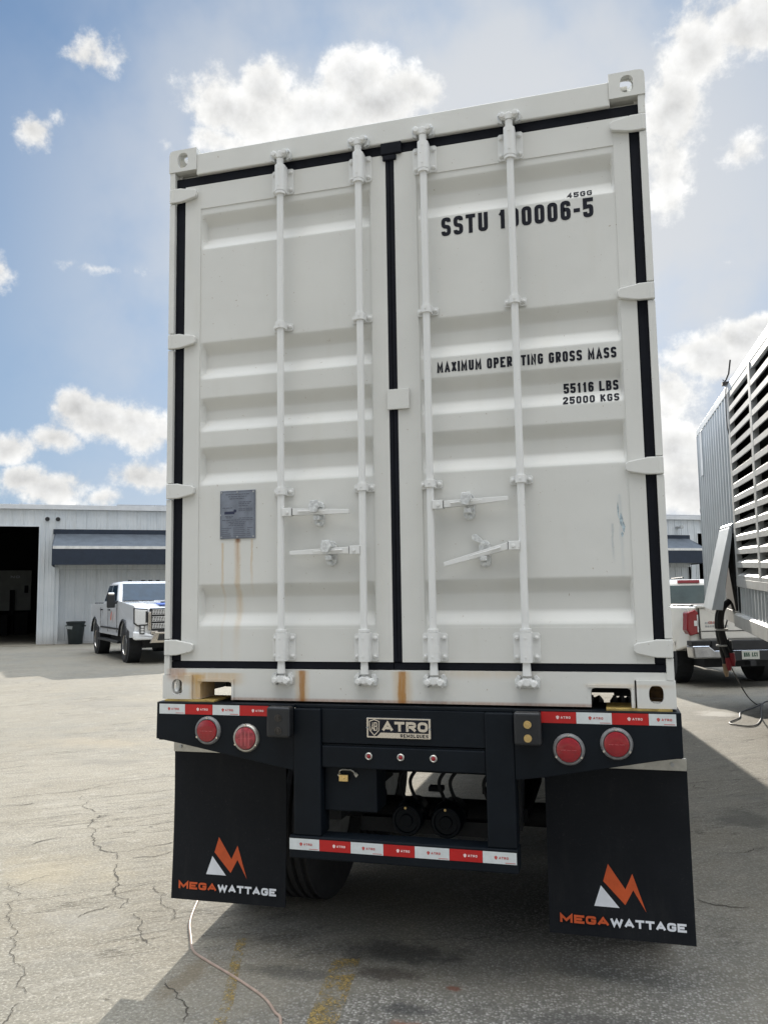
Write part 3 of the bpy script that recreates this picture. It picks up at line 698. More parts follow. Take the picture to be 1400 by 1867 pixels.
# lock rods with guides, cams, keepers
YR, RR = -.022, .0172
def bolt(bm, x, y, z, r=.009, h=.010):
    cyl(bm, (x, y, z), (x, y - h * .6, z), r, 10); cyl(bm, (x, y - h * .6, z), (x, y - h, z), r * .8, 10, r * .45)
def lock_rod(parent, x, hub_z):
    bm = BM(); cyl(bm, (x, YR, .20), (x, YR, 2.69), RR, 20)
    cyl(bm, (x, YR, .1999), (x, YR, .135), .0165, 16, .020); cyl(bm, (x, YR, 2.6901), (x, YR, 2.735), .0165, 16, .019)
    obj('lock_rod', bm, HARD, parent, smooth=True)
    for z0, z1 in ((.192, .326), (2.560, 2.700)):
        bm = BM(); n = 12
        pr = [(x + .027 * math.cos(math.pi * i / n), YR - .002 - .025 * math.sin(math.pi * i / n)) for i in range(n + 1)] + [(x - .027, YD - .0062), (x + .027, YD - .0062)]
        prism(bm, pr, z0, z1, 'xy')
        prism(bm, [(x - .060, z0 + .012), (x - .052, z0), (x + .052, z0), (x + .060, z0 + .012), (x + .060, z1 - .012), (x + .052, z1 - .004), (x - .052, z1 - .004), (x - .060, z1 - .012)], YD - .006, YD - .0005)
        for sx in (-.044, .044):
            for zz in (z0 + .022, z1 - .026): bolt(bm, x + sx, YD - .006, zz, .011, .012)
        for zz in (z0 + .025, z1 - .025): cyl(bm, (x, YR - .0265, zz), (x, YR - .029, zz), .0045, 8)
        zc = z1 + .001 if z0 < 1 else z0 - .016
        cyl(bm, (x, YR, zc), (x, YR, zc + .015), .0265, 20)
        obj('rod_guide', bm, HARD, parent, .0015)
    for zc in (1.015, 1.856):
        bm = BM(); n = 12
        pr = [(x + .0245 * math.cos(math.pi * i / n), YR - .001 - .0235 * math.sin(math.pi * i / n)) for i in range(n + 1)] + [(x - .0245, YD - .0075), (x + .0245, YD - .0075)]
        prism(bm, pr, zc - .018, zc + .018, 'xy')
        pl_ = [(x - .052, zc - .014), (x - .046, zc - .020), (x + .046, zc - .020), (x + .052, zc - .014), (x + .052, zc + .014), (x + .046, zc + .019), (x - .046, zc + .019), (x - .052, zc + .014)]
        prism(bm, pl_, YD - .007, YD - .0005)
        for sx in (-.038, .038): bolt(bm, x + sx, YD - .007, zc, .011, .012)
        cyl(bm, (x, YR - .0245, zc), (x, YR - .027, zc), .0045, 8)
        obj('rod_clamp', bm, HARD, parent, .0015)
    for zz, sg in ((.104, -1), (2.758, 1)):
        # cam on the rod end: forked head
        bm = BM()
        cyl(bm, (x, YR, zz - sg * .020), (x, YR, zz + sg * .012), .021, 14)
        prism(bm, [(x - .044, zz - .004), (x - .030, zz + sg * .022), (x - .014, zz + sg * .010), (x, zz + sg * .018), (x + .016, zz + sg * .008), (x + .032, zz + sg * .024), (x + .046, zz - .002), (x + .030, zz - sg * .014), (x - .028, zz - sg * .014)], YR - .016, YR + .012)
        cyl(bm, (x + .031, YR - .028, zz + sg * .004), (x + .031, YR + .01, zz + sg * .004), .013, 12)
        cyl(bm, (x - .030, YR - .022, zz + sg * .002), (x - .030, YR + .01, zz + sg * .002), .012, 12)
        obj('cam', bm, HARD, parent, .002)
        # keeper bolted to the rail: two lugs
        bm = BM(); yb = .0055 if sg > 0 else .0115
        for sx in (-1, 1):
            prism(bm, [(x + sx * .030, zz - .030), (x + sx * .052, zz - .022), (x + sx * .056, zz + .012), (x + sx * .040, zz + .034), (x + sx * .028, zz + .026), (x + sx * .036, zz)], yb - .026, yb)
            box(bm, x + sx * .040 - .010, x + sx * .040 + .010, yb - .036, yb - .0265, zz + sg * .012 - .007, zz + sg * .012 + .007)
        box(bm, x - .0275, x + .0275, yb - .007, yb - .0002, zz + sg * .016 - .010, zz + sg * .016 + .012)
        obj('cam_keeper', bm, WORN, cont, .002)
XR = (-.570, -.153, .178, .597)
lock_rod(doorL, XR[0], .913); lock_rod(doorL, XR[1], .715); lock_rod(doorR, XR[2], .914); lock_rod(doorR, XR[3], .715)
def tr(M, P): return [M @ Vector(p) for p in P]
def handle(parent, x, z, s, ang, tip, catch_dx, open_=False):
    """lever from the rod at (x, z) reaching out in direction s, turned down by ang"""
    bm = BM()
    hx = x + s * .040; box(bm, min(x + s * .012, hx + s * .022), max(x + s * .012, hx + s * .022), YR - .020, YR + .016, z - .020, z + .020)
    cyl(bm, (hx, YR - .0205, z - .002), (hx, YR - .026, z - .002), .008, 10)
    M = Matrix.Translation((hx + s * .021, YR, z)) @ Matrix.Rotation(s * ang, 4, 'Y')
    L = tip; q = s
    segs = [(0.002, .016, .016, 0), (L * .30, .0150, .0135, .004), (L * .62, .013, .010, .006), (L * .66, .0125, .0085, .003), (L, .0095, .006, .0)]
    prev = None
    for d, hz, hy, yo in segs:
        ring = [bm.verts.new(M @ Vector((q * d, yy + yo, zz))) for yy, zz in ((-hy, -hz), (hy, -hz), (hy, hz), (-hy, hz))]
        if prev: [bm.faces.new((prev[i], prev[(i + 1) % 4], ring[(i + 1) % 4], ring[i])) for i in range(4)]
        else: bm.faces.new(ring)
        prev = ring
    bm.faces.new(prev)
    rib = tr(M, [(q * L * .12, -.015, .0), (q * L * .6, -.011, .0), (q * L * .12, -.015, .006), (q * L * .6, -.011, .004), (q * L * .12, -.023, .0), (q * L * .6, -.015, .0), (q * L * .12, -.022, .005), (q * L * .6, -.0145, .004)])
    hexa(bm, rib)
    obj('door_handle', bm, HARD, parent, .003)
    gb = BM(); box(gb, min(hx + s * .0222, hx + s * .0245), max(hx + s * .0222, hx + s * .0245), YR - .0195, YR + .014, z - .017, z + .017); obj('hub_gap_strip', gb, DKSTEEL, parent)  # thin dark strip added in place of the shaded gap at the hub
    cx = x + s * catch_dx; bm = BM(); zc = z - .012 - (.02 if open_ else 0)
    n = 10; ov = [(cx + .026 * math.cos(math.pi * i / n), zc + .036 + .026 * math.sin(math.pi * i / n)) for i in range(n + 1)] + [(cx - .026 * math.cos(math.pi * i / n), zc - .036 - .026 * math.sin(math.pi * i / n)) for i in range(n + 1)]
    prism(bm, ov, YD - .013, YD + .0035)
    bolt(bm, cx - .002, YD - .013, zc + .047, .013, .018); bolt(bm, cx - .002, YD - .013, zc - .047, .013, .014)
    if not open_:
        # swivel hook folded down over the lever, and the rest under it
        prism(bm, [(cx - .022, zc + .060), (cx + .016, zc + .062), (cx + .022, zc + .032), (cx + .006, zc + .002), (cx - .024, zc + .004), (cx - .030, zc + .022)], YR - .042, YR - .026)
        box(bm, cx - .017, cx + .015, YR - .0258, YD - .0062, zc + .032, zc + .056)
        box(bm, cx - .016, cx + .014, YR - .012, YD - .0062, zc - .032, zc - .010)
    else:
        prism(bm, [(cx - .020, zc + .050), (cx + .012, zc + .040), (cx - .016, zc + .072), (cx - .038, zc + .092), (cx - .058, zc + .086), (cx - .056, zc + .066), (cx - .044, zc + .058)], YD - .022, YD - .010)
        box(bm, cx - .016, cx + .014, YR - .012, YD - .0062, zc - .034, zc - .012); box(bm, cx - .012, cx + .012, YD - .014, YD - .0062, zc + .0, zc + .010)
    obj('handle_catch', bm, WORN, parent, .0025)
handle(doorL, XR[0], .910, 1, R(1.5), .290, .187); handle(doorL, XR[1], .716, -1, R(1.0), .310, .170)
handle(doorR, XR[2], .914, 1, R(-3.2), .300, .176); handle(doorR, XR[3], .714, -1, R(14.5), .310, .176, True)
# centre stop plate
bm = BM(); box(bm, -.030, .079, .0030, .0150, 1.389, 1.488); box(bm, .022, .079, .0152, .0198, 1.393, 1.484); obj('stop_plate', bm, WHITE, doorR, .003)
# lettering
f = lambda z: door_y(z) - .0012
def words(s_, x0, z0, width, h, t, gap, what):
    tot = sum(glyph_w(c) for c in s_) + gap * (len(s_) - 1); u = width / tot; x = x0
    for wd in s_.split(' '):
        wl = (sum(glyph_w(c) for c in wd) + gap * (len(wd) - 1)) * u
        bm = BM(); text(bm, wd, x, z0, wl, h, t, f, gap, .45); obj('lettering', bm, INK, doorR, label='black lettering reading ' + wd); x += wl + (2 * gap + .5) * u
for args in (('SSTU 100006-5', .252, 2.229, .715, .094, .0190, .30, 0), ('45GG', .851, 2.335, .113, .033, .0072, .27, 0),
             ('MAXIMUM OPERATING GROSS MASS', .215, 1.5535, .825, .0500, .0104, .30, 0), ('55116 LBS', .800, 1.412, .243, .047, .0100, .27, 0), ('25000 KGS', .796, 1.355, .248, .039, .0088, .27, 0)): words(*args)
# data plate
dp = BM(); prism(dp, [(-.918, .794), (-.725, .794), (-.725, 1.038), (-.918, 1.038)], YD - .001, YD + .0035); dpo = obj('data_plate', dp, PLATE, doorL, .0008)
bm = BM(); ry = YD - .0016
def dash(x0, x1, z, h): sheet(bm, [(x0, z), (x1, z), (x1, z + h), (x0, z + h)], ry)
random.seed(3)
fr = .0022
for a in ((-.914, -.729, .798, fr), (-.914, -.729, 1.032, fr)): dash(*a)
for x in (-.9145, -.7312): sheet(bm, [(x, .801), (x + fr, .801), (x + fr, 1.0315), (x, 1.0315)], ry)
for z, a, b in ((1.016, -.887, -.757), (1.005, -.872, -.772), (.994, -.865, -.785), (.976, -.815, -.745), (.968, -.815, -.755), (.957, -.815, -.765), (.948, -.905, -.85), (.942, -.815, -.74), (.934, -.815, -.742), (.905, -.89, -.845), (.898, -.885, -.85), (.895, -.815, -.738), (.886, -.906, -.737), (.876, -.87, -.775), (.867, -.862, -.78), (.858, -.87, -.79)):
    x = a
    while x < b:
        l = random.uniform(.008, .022); dash(x, min(b, x + l), z, .0042); x += l + .003
for r_ in range(5):
    z = .846 - r_ * .0098
    for a, b in ((-.908, -.855), (-.846, -.775), (-.768, -.738)): dash(a, b - random.uniform(0, .02), z, .0035)
obj('engraved_text', bm, PLINK, doorL)
bm = BM(); sheet(bm, [(-.893, .918), (-.838, .918), (-.838, .932), (-.893, .932)], ry - .0003); cyl(bm, (-.835, ry - .0002, .934), (-.835, ry - .0006, .934), .008, 12)
obj('plate_logo', bm, PLLOGO, doorL)
bm = BM()
for x, z in ((-.909, .803), (-.734, .803), (-.909, 1.029), (-.734, 1.029), (-.822, 1.029), (-.822, .803), (-.914, .915)): cyl(bm, (x, YD - .001, z), (x, YD - .004, z), .0045, 8)
multi('plate_rivet', bm, STEEL, doorL)
# scuffs and chips: bare-metal marks
bm = BM()
for (x, z, w_, h_) in ((1.022, .80, .014, .05), (1.032, .77, .012, .04), (1.014, .84, .006, .06), (1.026, .745, .01, .02)):
    y = door_y(z) - .0006; sheet(bm, [(x, z), (x + w_ * .5, z - h_ * .3), (x + w_, z + h_ * .4), (x + w_ * .4, z + h_), (x - w_ * .1, z + h_ * .6)], y)
multi('scuff_mark', bm, simple('scuffed_blue_grey', (.38, .46, .50), .6, 0, .35, 60), doorR)

# ================================================================== trailer chassis
ch = thing('container_chassis', 'dark navy container chassis trailer carrying the white container, with mud flaps and red lamps', 'trailer')
def flat(name, polys, m, parent, y, label=None):
    bm = BM()
    for p in polys: sheet(bm, p, y)
    return obj(name, bm, m, parent, label=label)
# rear bolster: wings, top flange
bm = BM()
prism(bm, [(-1.226, 1.240), (-1.229, 1.062), (-1.12, 1.045), (-.5005, .936), (-.5005, 1.240)], -.040, -.022)
prism(bm, [(.5335, 1.240), (.5335, .936), (.66, .953), (1.13, 1.040), (1.232, 1.055), (1.232, 1.240)], -.040, -.022)
box(bm, -1.229, 1.232, -.0215, .26, 1.224, 1.240)
hexa(bm, [(-1.225, -.0215, 1.052), (1.228, -.0215, 1.048), (-1.225, .24, 1.052), (1.228, .24, 1.048), (-1.225, -.0215, 1.064), (1.228, -.0215, 1.060), (-1.225, .24, 1.064), (1.228, .24, 1.060)])
box(bm, -.364, .4055, -.030, -.012, 1.066, 1.2235)
bolster = obj('rear_bolster', bm, NAVY, ch, .003)
for x0, x1 in ((-.500, -.3645), (.406, .533)):
    bm = BM(); box(bm, x0, x1, -.046, .075, .645, 1.2236); obj('bumper_post', bm, NAVY, ch, .006)
bm = BM(); box(bm, -.364, .4055, -.034, .04, .955, 1.054); obj('lamp_bar', bm, NAVY, ch, .005)
bm = BM(); box(bm, -.520, .537, -.052, .055, .543, .6445); bumper = obj('rear_bumper', bm, NAVY, ch, .006)
# reflective tape with its small print
def tape(parent, xs, z0, z1, first_white, y):
    for i, (a, b) in enumerate(zip(xs, xs[1:])):
        whi = (i % 2 == 0) == first_white; bm = BM(); c = (a + b) / 2 + (.008 if whi else .02); zc = (z0 + z1) / 2
        sheet(bm, [(a + .0004, z0), (b - .0004, z0), (b - .0004, z1), (a + .0004, z1)], y)
        n0 = len(bm.faces)
        sheet(bm, [(c - .032, zc + .004), (c - .029, zc - .005), (c - .0245, zc - .008), (c - .020, zc - .005), (c - .017, zc + .004), (c - .0245, zc + .009)], y - .0005)
        text(bm, 'ATRO', c - .012, zc - .0045, .042, .010, .0026, lambda z: y - .0006)
        if whi: sheet(bm, [(b - .05, z0 + .004), (b - .006, z0 + .004), (b - .006, z0 + .0065), (b - .05, z0 + .0065)], y - .0005)
        bm.faces.ensure_lookup_table()
        for f_ in bm.faces[n0:]: f_.material_index = 1
        o = obj('reflective_tape', bm, TWHITE if whi else RED, parent, label=('white' if whi else 'red') + ' segment of reflective tape with small print'); o.data.materials.append(TREDINK if whi else TWINK)
tape(bolster, [-1.212, -1.071, -.922, -.779, -.628], 1.183, 1.231, True, -.0412)
tape(bolster, [.654, .803, .951, 1.101, 1.211], 1.186, 1.234, False, -.0412)
tape(bumper, [-.518, -.371, -.22, -.066, .079, .236, .383, .531], .583, .633, True, -.0535)
# tail lamps
def lamp(x, z, m, label):
    bm = BM(); lathe(bm, [(-.0405, .0525), (-.052, .0525), (-.056, .056), (-.055, .061), (-.049, .066), (-.0405, .068)], (x, 0, z), 'y', 40)
    rim = obj('tail_lamp', bm, LAMPRIM if m is REDLENS else ALU, ch, smooth=True, label=label)
    bm = BM()
    for a in (90, 210, 330): cyl(bm, (x + .061 * math.cos(R(a)), -.050, z + .061 * math.sin(R(a))), (x + .061 * math.cos(R(a)), -.0575, z + .061 * math.sin(R(a))), .005, 8)
    multi('lamp_screw', bm, CHROME, rim)
    bm = BM(); lathe(bm, [(-.0523, .0005), (-.0523, .052), (-.0575, .0515), (-.060, .046), (-.0612, .02), (-.0613, .0005)], (x, 0, z), 'y', 40); obj('lens', bm, m, rim, smooth=True)
    bm = BM(); text(bm, 'STOP TAIL TURN', x - .032, z - .002, .064, .0035, .001, lambda q: -.0616)
    if m is PINKLENS:
        for k in (-.02, 0, .018): sheet(bm, [(x + k, z - .035), (x + k + .004, z - .035), (x + k + .004, z + .035), (x + k, z + .035)], -.0618)
    obj('lens_marking', bm, LENSTXT, rim)
lamp(-.945, 1.108, REDLENS, 'red lamp near the left end'); lamp(-.742, 1.079, PINKLENS, 'clouded pinkish lamp beside the bump stop')
lamp(.767, 1.076, REDLENS, 'red lamp beside the right bump stop'); lamp(.966, 1.106, REDLENS, 'red lamp near the right end')
for x in (-.133, .018, .170):
    bm = BM(); lathe(bm, [(-.0345, .017), (-.040, .017), (-.043, .013), (-.040, .0095)], (x, 0, 1.014), 'y', 20); r_ = obj('marker_lamp', bm, ALU, ch, smooth=True)
    bm = BM(); lathe(bm, [(-.0345, .0092), (-.041, .0092), (-.044, .005), (-.0445, .0004)], (x, 0, 1.014), 'y', 16); obj('lens', bm, REDLENS, r_, smooth=True)
# bump stops
for x0, x1, s in ((-.605, -.500, -1), (.548, .652, 1)):
    bm = BM(); xm = (x0 + x1) / 2
    prism(bm, [(x0 - .008, 1.236), (x0 - .008, 1.095), (x1 + .004, 1.095), (x1 + .004, 1.236)], -.105, -.0465); st = obj('bump_stop', bm, BLACKP, ch, .012, segs=3)
    for z in (1.128, 1.186):
        bm = BM(); lathe(bm, [(-.1055, .017), (-.1085, .017), (-.1085, .013), (-.1062, .013)], (xm, 0, z), 'y', 18); cyl(bm, (xm, -.1052, z), (xm, -.110, z), .009, 6)
        obj('stop_bolt', bm, BRASS if s > 0 else DKSTEEL, st)
# name plate
bm = BM(); prism(bm, [(-.139, 1.097), (.157, 1.097), (.160, 1.100), (.160, 1.186), (.157, 1.189), (-.139, 1.189), (-.142, 1.186), (-.142, 1.100)], -.036, -.0305); npl = obj('name_plate', bm, CHROME, ch, .002)
flat('plate_field', [[(-.134, 1.105), (-.092, 1.105), (-.075, 1.122), (.150, 1.122), (.150, 1.182), (-.134, 1.182)]], INK, npl, -.0366)
bm = BM(); text(bm, 'ATRO', -.068, 1.129, .215, .044, .0120, lambda z: -.0372, .14, .42)
stroke(bm, [(-.128, 1.172), (-.105, 1.180), (-.082, 1.172), (-.083, 1.132), (-.105, 1.109), (-.127, 1.132)], .004, True, lambda X, Z: (X, -.0372, Z))
text(bm, 'A', -.121, 1.130, .016, .038, .004, lambda z: -.0372); text(bm, 'B', -.106, 1.130, .016, .038, .004, lambda z: -.0374)
obj('raised_letters', bm, CHROME, npl)
bm = BM(); text(bm, 'REMOLQUES', .018, 1.1025, .130, .0150, .0034, lambda z: -.0368); obj('black_letters', bm, INK, npl)
bm = BM()
for x in (-.138, .156): cyl(bm, (x, -.036, 1.143), (x, -.039, 1.143), .005, 8)
multi('plate_screw', bm, STEEL, npl)
# document box with latch
bm = BM(); box(bm, -.3635, -.108, .003, .16, .752, .9535); dbox = obj('document_box', bm, NAVY, ch, .005)
bm = BM(); tube(bm, [(-.290, -.004, .918), (-.280, -.014, .940), (-.268, -.016, .945), (-.228, -.016, .945), (-.216, -.014, .938), (-.207, -.004, .920)], .0032, 8)
prism(bm, [(-.298, .916), (-.288, .927), (-.278, .916), (-.288, .906)], -.002, .0028); prism(bm, [(-.217, .922), (-.207, .932), (-.196, .920), (-.207, .908)], -.002, .0028)
obj('latch', bm, ALU, dbox)
bm = BM(); box(bm, -.284, -.240, -.022, -.004, .892, .922); cyl(bm, (-.262, -.0222, .907), (-.262, -.025, .907), .007, 10); obj('padlock', bm, BRASS, dbox, .003)
# frame rails, cross members, axles, suspension
for x in (-.47, .47):
    bm = BM(); box(bm, x - .07, x + .07, .08, 11.6, 1.205, 1.222); box(bm, x - .07, x + .07, .08, 11.6, .935, .952); box(bm, x - .006, x + .006, .08, 11.6, .9525, 1.2045); obj('frame_rail', bm, UNDER, ch)
for y in (.8, 2.0, 3.2, 4.6, 6.2, 7.8, 9.4, 11.2):
    bm = BM(); box(bm, -.46, .46, y, y + .10, 1.10, 1.20); obj('cross_member', bm, UNDER, ch)
AX = (1.02, 2.26)
for y in AX:
    bm = BM(); cyl(bm, (-.98, y, .52), (.98, y, .52), .065, 18)
    for s in (-1, 1):
        cyl(bm, (s * .40, y - .24, .66), (s * .40, y - .08, .60), .085, 18); box(bm, s * .47 - .05, s * .47 + .05, y - .45, y + .45, .60, .66)
    obj('axle', bm, UNDER, ch)
    for s in (-1, 1):
        bm = BM(); lathe(bm, [(.66, .06), (.68, .12), (.76, .125), (.78, .105), (.80, .125), (.90, .12), (.93, .06)], (s * .36, y + .30, 0), 'z', 20); obj('air_spring', bm, UNDER, ch, smooth=True)
        bm = BM(); box(bm, s * .47 - .03, s * .47 + .03, y - .55, y - .35, .58, .934); obj('hanger', bm, UNDER, ch)
for i, (x, r_) in enumerate(((-.122, .082), (.091, .084))):
    bm = BM(); lathe(bm, [(.602, .0005), (.602, .030), (.612, .034), (.612, .060), (.604, .064), (.606, .076), (.62, r_), (.70, r_), (.705, r_ + .006), (.725, r_ + .006), (.73, r_), (.86, r_ * .9), (.88, .0005)], (x, 0, .560), 'y', 32); tk = obj('air_tank', bm, NAVY, ch, smooth=True)
    bm = BM(); cyl(bm, (x, .602, .628), (x, .588, .628), .007, 8); obj('drain_cock', bm, BRASS, tk)
for x in (-.16, -.10, .06, .12, .30):
    bm = BM(); tube(bm, smoothpath([(x, .75, .95), (x + .03, .72, .84), (x - .02, .70, .74), (x + .02, .74, .60)]), .010, 8); obj('air_hose', bm, UNDER, ch)
bm = BM(); box(bm, -.40, .44, .70, .76, .47, .545); box(bm, -.05, .03, .84, .90, .66, .685); box(bm, .25, .36, .84, .90, .66, .685); multi('tank_bracket', bm, UNDER, ch)
def wheel_mesh(rt, wt, rr):
    b1, b2 = BM(), BM(); w2 = wt / 2
    prof = [(-w2 * .86, rr), (-w2, rr + (rt - rr) * .45), (-w2 * .94, rt - .035), (-w2 * .80, rt - .008)]
    ng = 4
    for g in range(ng + 1):
        a = -w2 * .72 + g * (w2 * 1.44) / ng
        prof += [(a - .012, rt)] + ([(a + .0, rt), ] if g in () else []) + [(a + .012, rt), (a + .016, rt - .014), (a + .026, rt - .014)] if g < ng else [(a, rt)]
    prof += [(w2 * .80, rt - .008), (w2 * .94, rt - .035), (w2, rr + (rt - rr) * .45), (w2 * .86, rr)]
    lathe(b1, prof, (0, 0, 0), 'x', 48, close=True)
    lathe(b2, [(-w2 * .8, rr + .005), (-w2 * .7, rr - .02), (-.02, rr - .05), (.03, rr * .55), (.05, .09), (.09, .08), (.09, .0005)], (0, 0, 0), 'x', 32)
    lathe(b2, [(w2 * .8, rr + .005), (w2 * .7, rr - .02), (.04, rr - .04), (.035, rr * .56)], (0, 0, 0), 'x', 32)
    return b1, b2
first = None
for y in AX:
    for s in (-1, 1):
        for xx in (1.075, .765):
            if first is None:
                b1, b2 = wheel_mesh(.515, .285, .29); wh = obj('wheel', b1, RUBBER, ch, smooth=True); rm = obj('rim', b2, STEEL, wh, smooth=True); first = (wh, rm)
            else:
                wh = first[0].copy(); COL.objects.link(wh); rm = first[1].copy(); COL.objects.link(rm); rm.parent = wh; wh.parent = ch
            wh.location = (s * xx, y, .515); wh.rotation_euler = (random.uniform(0, 3), 0, 0)
for s in (-1, 1):
    bm = BM(); box(bm, s * .55 - .06, s * .55 + .06, 9.0, 9.12, .25, 1.2); box(bm, s * .55 - .045, s * .55 + .045, 9.015, 9.105, .04, .2495); box(bm, s * .55 - .13, s * .55 + .13, 8.93, 9.19, .005, .0395); obj('landing_leg', bm, UNDER, ch)
# mud flaps with bracket strip and printed badge
def flap(s, label):
    xa, xb = (-1.262, -.640) if s < 0 else (.640, 1.262)
    bm = BM(); nx, nz = 8, 10; rows = []
    def fy(u, v): return .200 + .012 * math.sin(v * 2.2) * (1 - v) - .018 * v * v + .010 * (u - .5) ** 2 + (.006 * math.sin(3 * u + s) * v)
    for k in (0, 1):
        rows.append([[bm.verts.new((xa + (xb - xa) * i / nx, fy(i / nx, j / nz) + k * .008, .965 - (.965 - .224) * j / nz)) for i in range(nx + 1)] for j in range(nz + 1)])
    for k in (0, 1):
        for j in range(nz):
            for i in range(nx): bm.faces.new((rows[k][j][i], rows[k][j][i + 1], rows[k][j + 1][i + 1], rows[k][j + 1][i]))
    for j in range(nz):
        for i in (0, nx): bm.faces.new((rows[0][j][i], rows[0][j + 1][i], rows[1][j + 1][i], rows[1][j][i]))
    for i in range(nx):
        for j in (0, nz): bm.faces.new((rows[0][j][i], rows[0][j][i + 1], rows[1][j][i + 1], rows[1][j][i]))
    fl = obj('mud_flap', bm, FLAP, ch, smooth=True, label=label)
    cx = (-.953 if s < 0 else .957)
    Y = lambda X, Z: fy((X - xa) / (xb - xa), (.965 - Z) / (.965 - .224)) - .0012
    put = lambda P: [(cx + a, Y(cx + a, b), b) for a, b in P]
    bm = BM(); pk = [(-.051, .536), (.020, .433), (.052, .501), (.105, .344), (.053, .432), (.017, .367), (-.074, .461)]
    vs = [bm.verts.new(p) for p in put(pk)]; bm.faces.new((vs[0], vs[1], vs[5], vs[6])); bm.faces.new((vs[1], vs[2], vs[4], vs[5])); bm.faces.new((vs[2], vs[3], vs[4]))
    yt = lambda z: min(Y(cx, z), Y(xa + .03, z), Y(xb - .03, z)) - .0006
    u = .536 / 11.0
    text(bm, 'MEGA', cx - .268, .276, .212, .0350, .0098, yt, .14, .4)
    obj('badge_orange', bm, ORANGE, fl)
    bm = BM(); bm.faces.new([bm.verts.new(p) for p in put([(-.085, .442), (-.117, .353), (-.008, .353)])])
    text(bm, 'WATTAGE', cx - .050, .276, .318, .0350, .0098, yt, .14, .4)
    obj('badge_white', bm, PWHITE, fl)
    bm = BM(); box(bm, xa + .002, xb - .002, .186, .196, .957, 1.012); br = obj('flap_bracket', bm, ALU, ch, .002)
    bm = BM()
    for k in (.07, .34, .62, .9):
        x = xa + (xb - xa) * k; cyl(bm, (x, .186, .984), (x, .179, .984), .009, 6)
    multi('bracket_bolt', bm, STEEL, br)
    bm = BM(); box(bm, xa + .02, xb - .02, .212, .26, .94, 1.03); obj('flap_hanger', bm, UNDER, ch)
flap(-1, 'left mud flap'); flap(1, 'right mud flap')
# twist-lock pads with worn yellow paint
for s in (-1, 1):
    bm = BM(); box(bm, *sorted((s * 1.20, s * .93)), -.012, .20, 1.2405, 1.2478); obj('twistlock_pad', bm, YELLOWW, ch)

# ================================================================== silver generator container (right)
gen = thing('generator_container', 'silver corrugated power container with open louvres beside the right truck', 'container', (2.47, 7.0, 1.325), (math.atan(.033), 0, 0))
# local frame: +x into the container, y along it (0 = world 7.0), z from the bottom of the side
GH, GW = 2.92, 2.44
Y1 = 3.30      # far end
bm = BM(); prof = []; y = -.12; pitch = .245
while y < Y1 - .02:
    for fq, d in ((0, 0), (.18, 0), (.34, .034), (.84, .034)): prof.append((min(y + fq * pitch, Y1), d))
    y += pitch
prof.append((Y1, 0)); prev = None
for yy, d in prof:
    cur = (bm.verts.new((d, yy, .16)), bm.verts.new((d, yy, GH - .10)))
    if prev: bm.faces.new((prev[0], cur[0], cur[1], prev[1]))
    prev = cur
obj('corrugated_wall', bm, SILVER, gen)
bm = BM(); box(bm, -.004, .10, -6.0, Y1 - .0005, GH - .0995, GH); obj('top_rail', bm, SILVER, gen, .004)
bm = BM(); box(bm, -.008, .06, Y1 - .10 + .1005, Y1 + .012, .02, GH - .1); obj('corner_post', bm, SILVER, gen, .004)
bm = BM(); prism(bm, [(-.045, -.01), (.05, -.01), (.05, .15), (-.02, .15), (-.045, .13)], -6, -.02, 'xz'); box(bm, -.006, .10, -.0195, Y1, 0.0, .1595); obj('bottom_rail', bm, LOUV, gen, .004)
bm = BM(); box(bm, .30, GW - .3, -5.5, Y1 - .2, .2, GH - .35); box(bm, GW - .05, GW, -6, Y1, 0, GH - .01); box(bm, .11, GW - .051, -6, Y1, GH - .04, GH - .01); box(bm, .06, GW - .051, Y1 - .04, Y1, .0, GH - .041); box(bm, .06, GW - .051, -6, Y1 - .041, .0, .05); obj('enclosure', bm, DARKIN, gen)
# louvre banks
LZ0, LZ1 = .56, 2.74
bm = BM(); box(bm, .0, .03, -6, -.13, LZ1 + .005, GH - .1); obj('fascia', bm, LOUV, gen, .003)
bm = BM(); box(bm, -.012, .03, -6, -.13, LZ0 - .09, LZ0); obj('sill_band', bm, LOUV, gen, .003)
edges = [-.14, -1.63, -3.12, -4.61]
for e_ in edges:
    for k in (0, .062):
        bm = BM(); box(bm, -.012, .05, e_ - k - .056, e_ - k, LZ0 + .0005, GH - .1005); obj('louvre_post', bm, LOUV, gen, .003)
for a, b in zip(edges, edges[1:]):
    n = 14; pitch = (LZ1 - LZ0) / n
    for i in range(n):
        z = LZ0 + i * pitch; bm = BM(); ya, yb = a - .12, b + .002
        P = [(-.010, z + .045), (-.004, z + .050), (.150, z + .155), (.155, z + .148), (.004, z + .040), (.004, z - .015), (-.010, z - .015)]
        prism(bm, P, ya, yb, 'xz')
        obj('louvre_slat', bm, LOUV, gen)
bm = BM(); prof = []; y = -6.0; pitch = .19; prev = None
while y < -.2:
    for fq, d in ((0, .0), (.22, .0), (.36, .03), (.86, .03)): prof.append((y + fq * pitch, d))
    y += pitch
for yy, d in prof:
    cur = (bm.verts.new((d + .004, yy, .10)), bm.verts.new((d + .004, yy, LZ0 - .09)))
    if prev: bm.faces.new((prev[0], cur[0], cur[1], prev[1]))
    prev = cur
obj('lower_wall', bm, SILVER, gen)
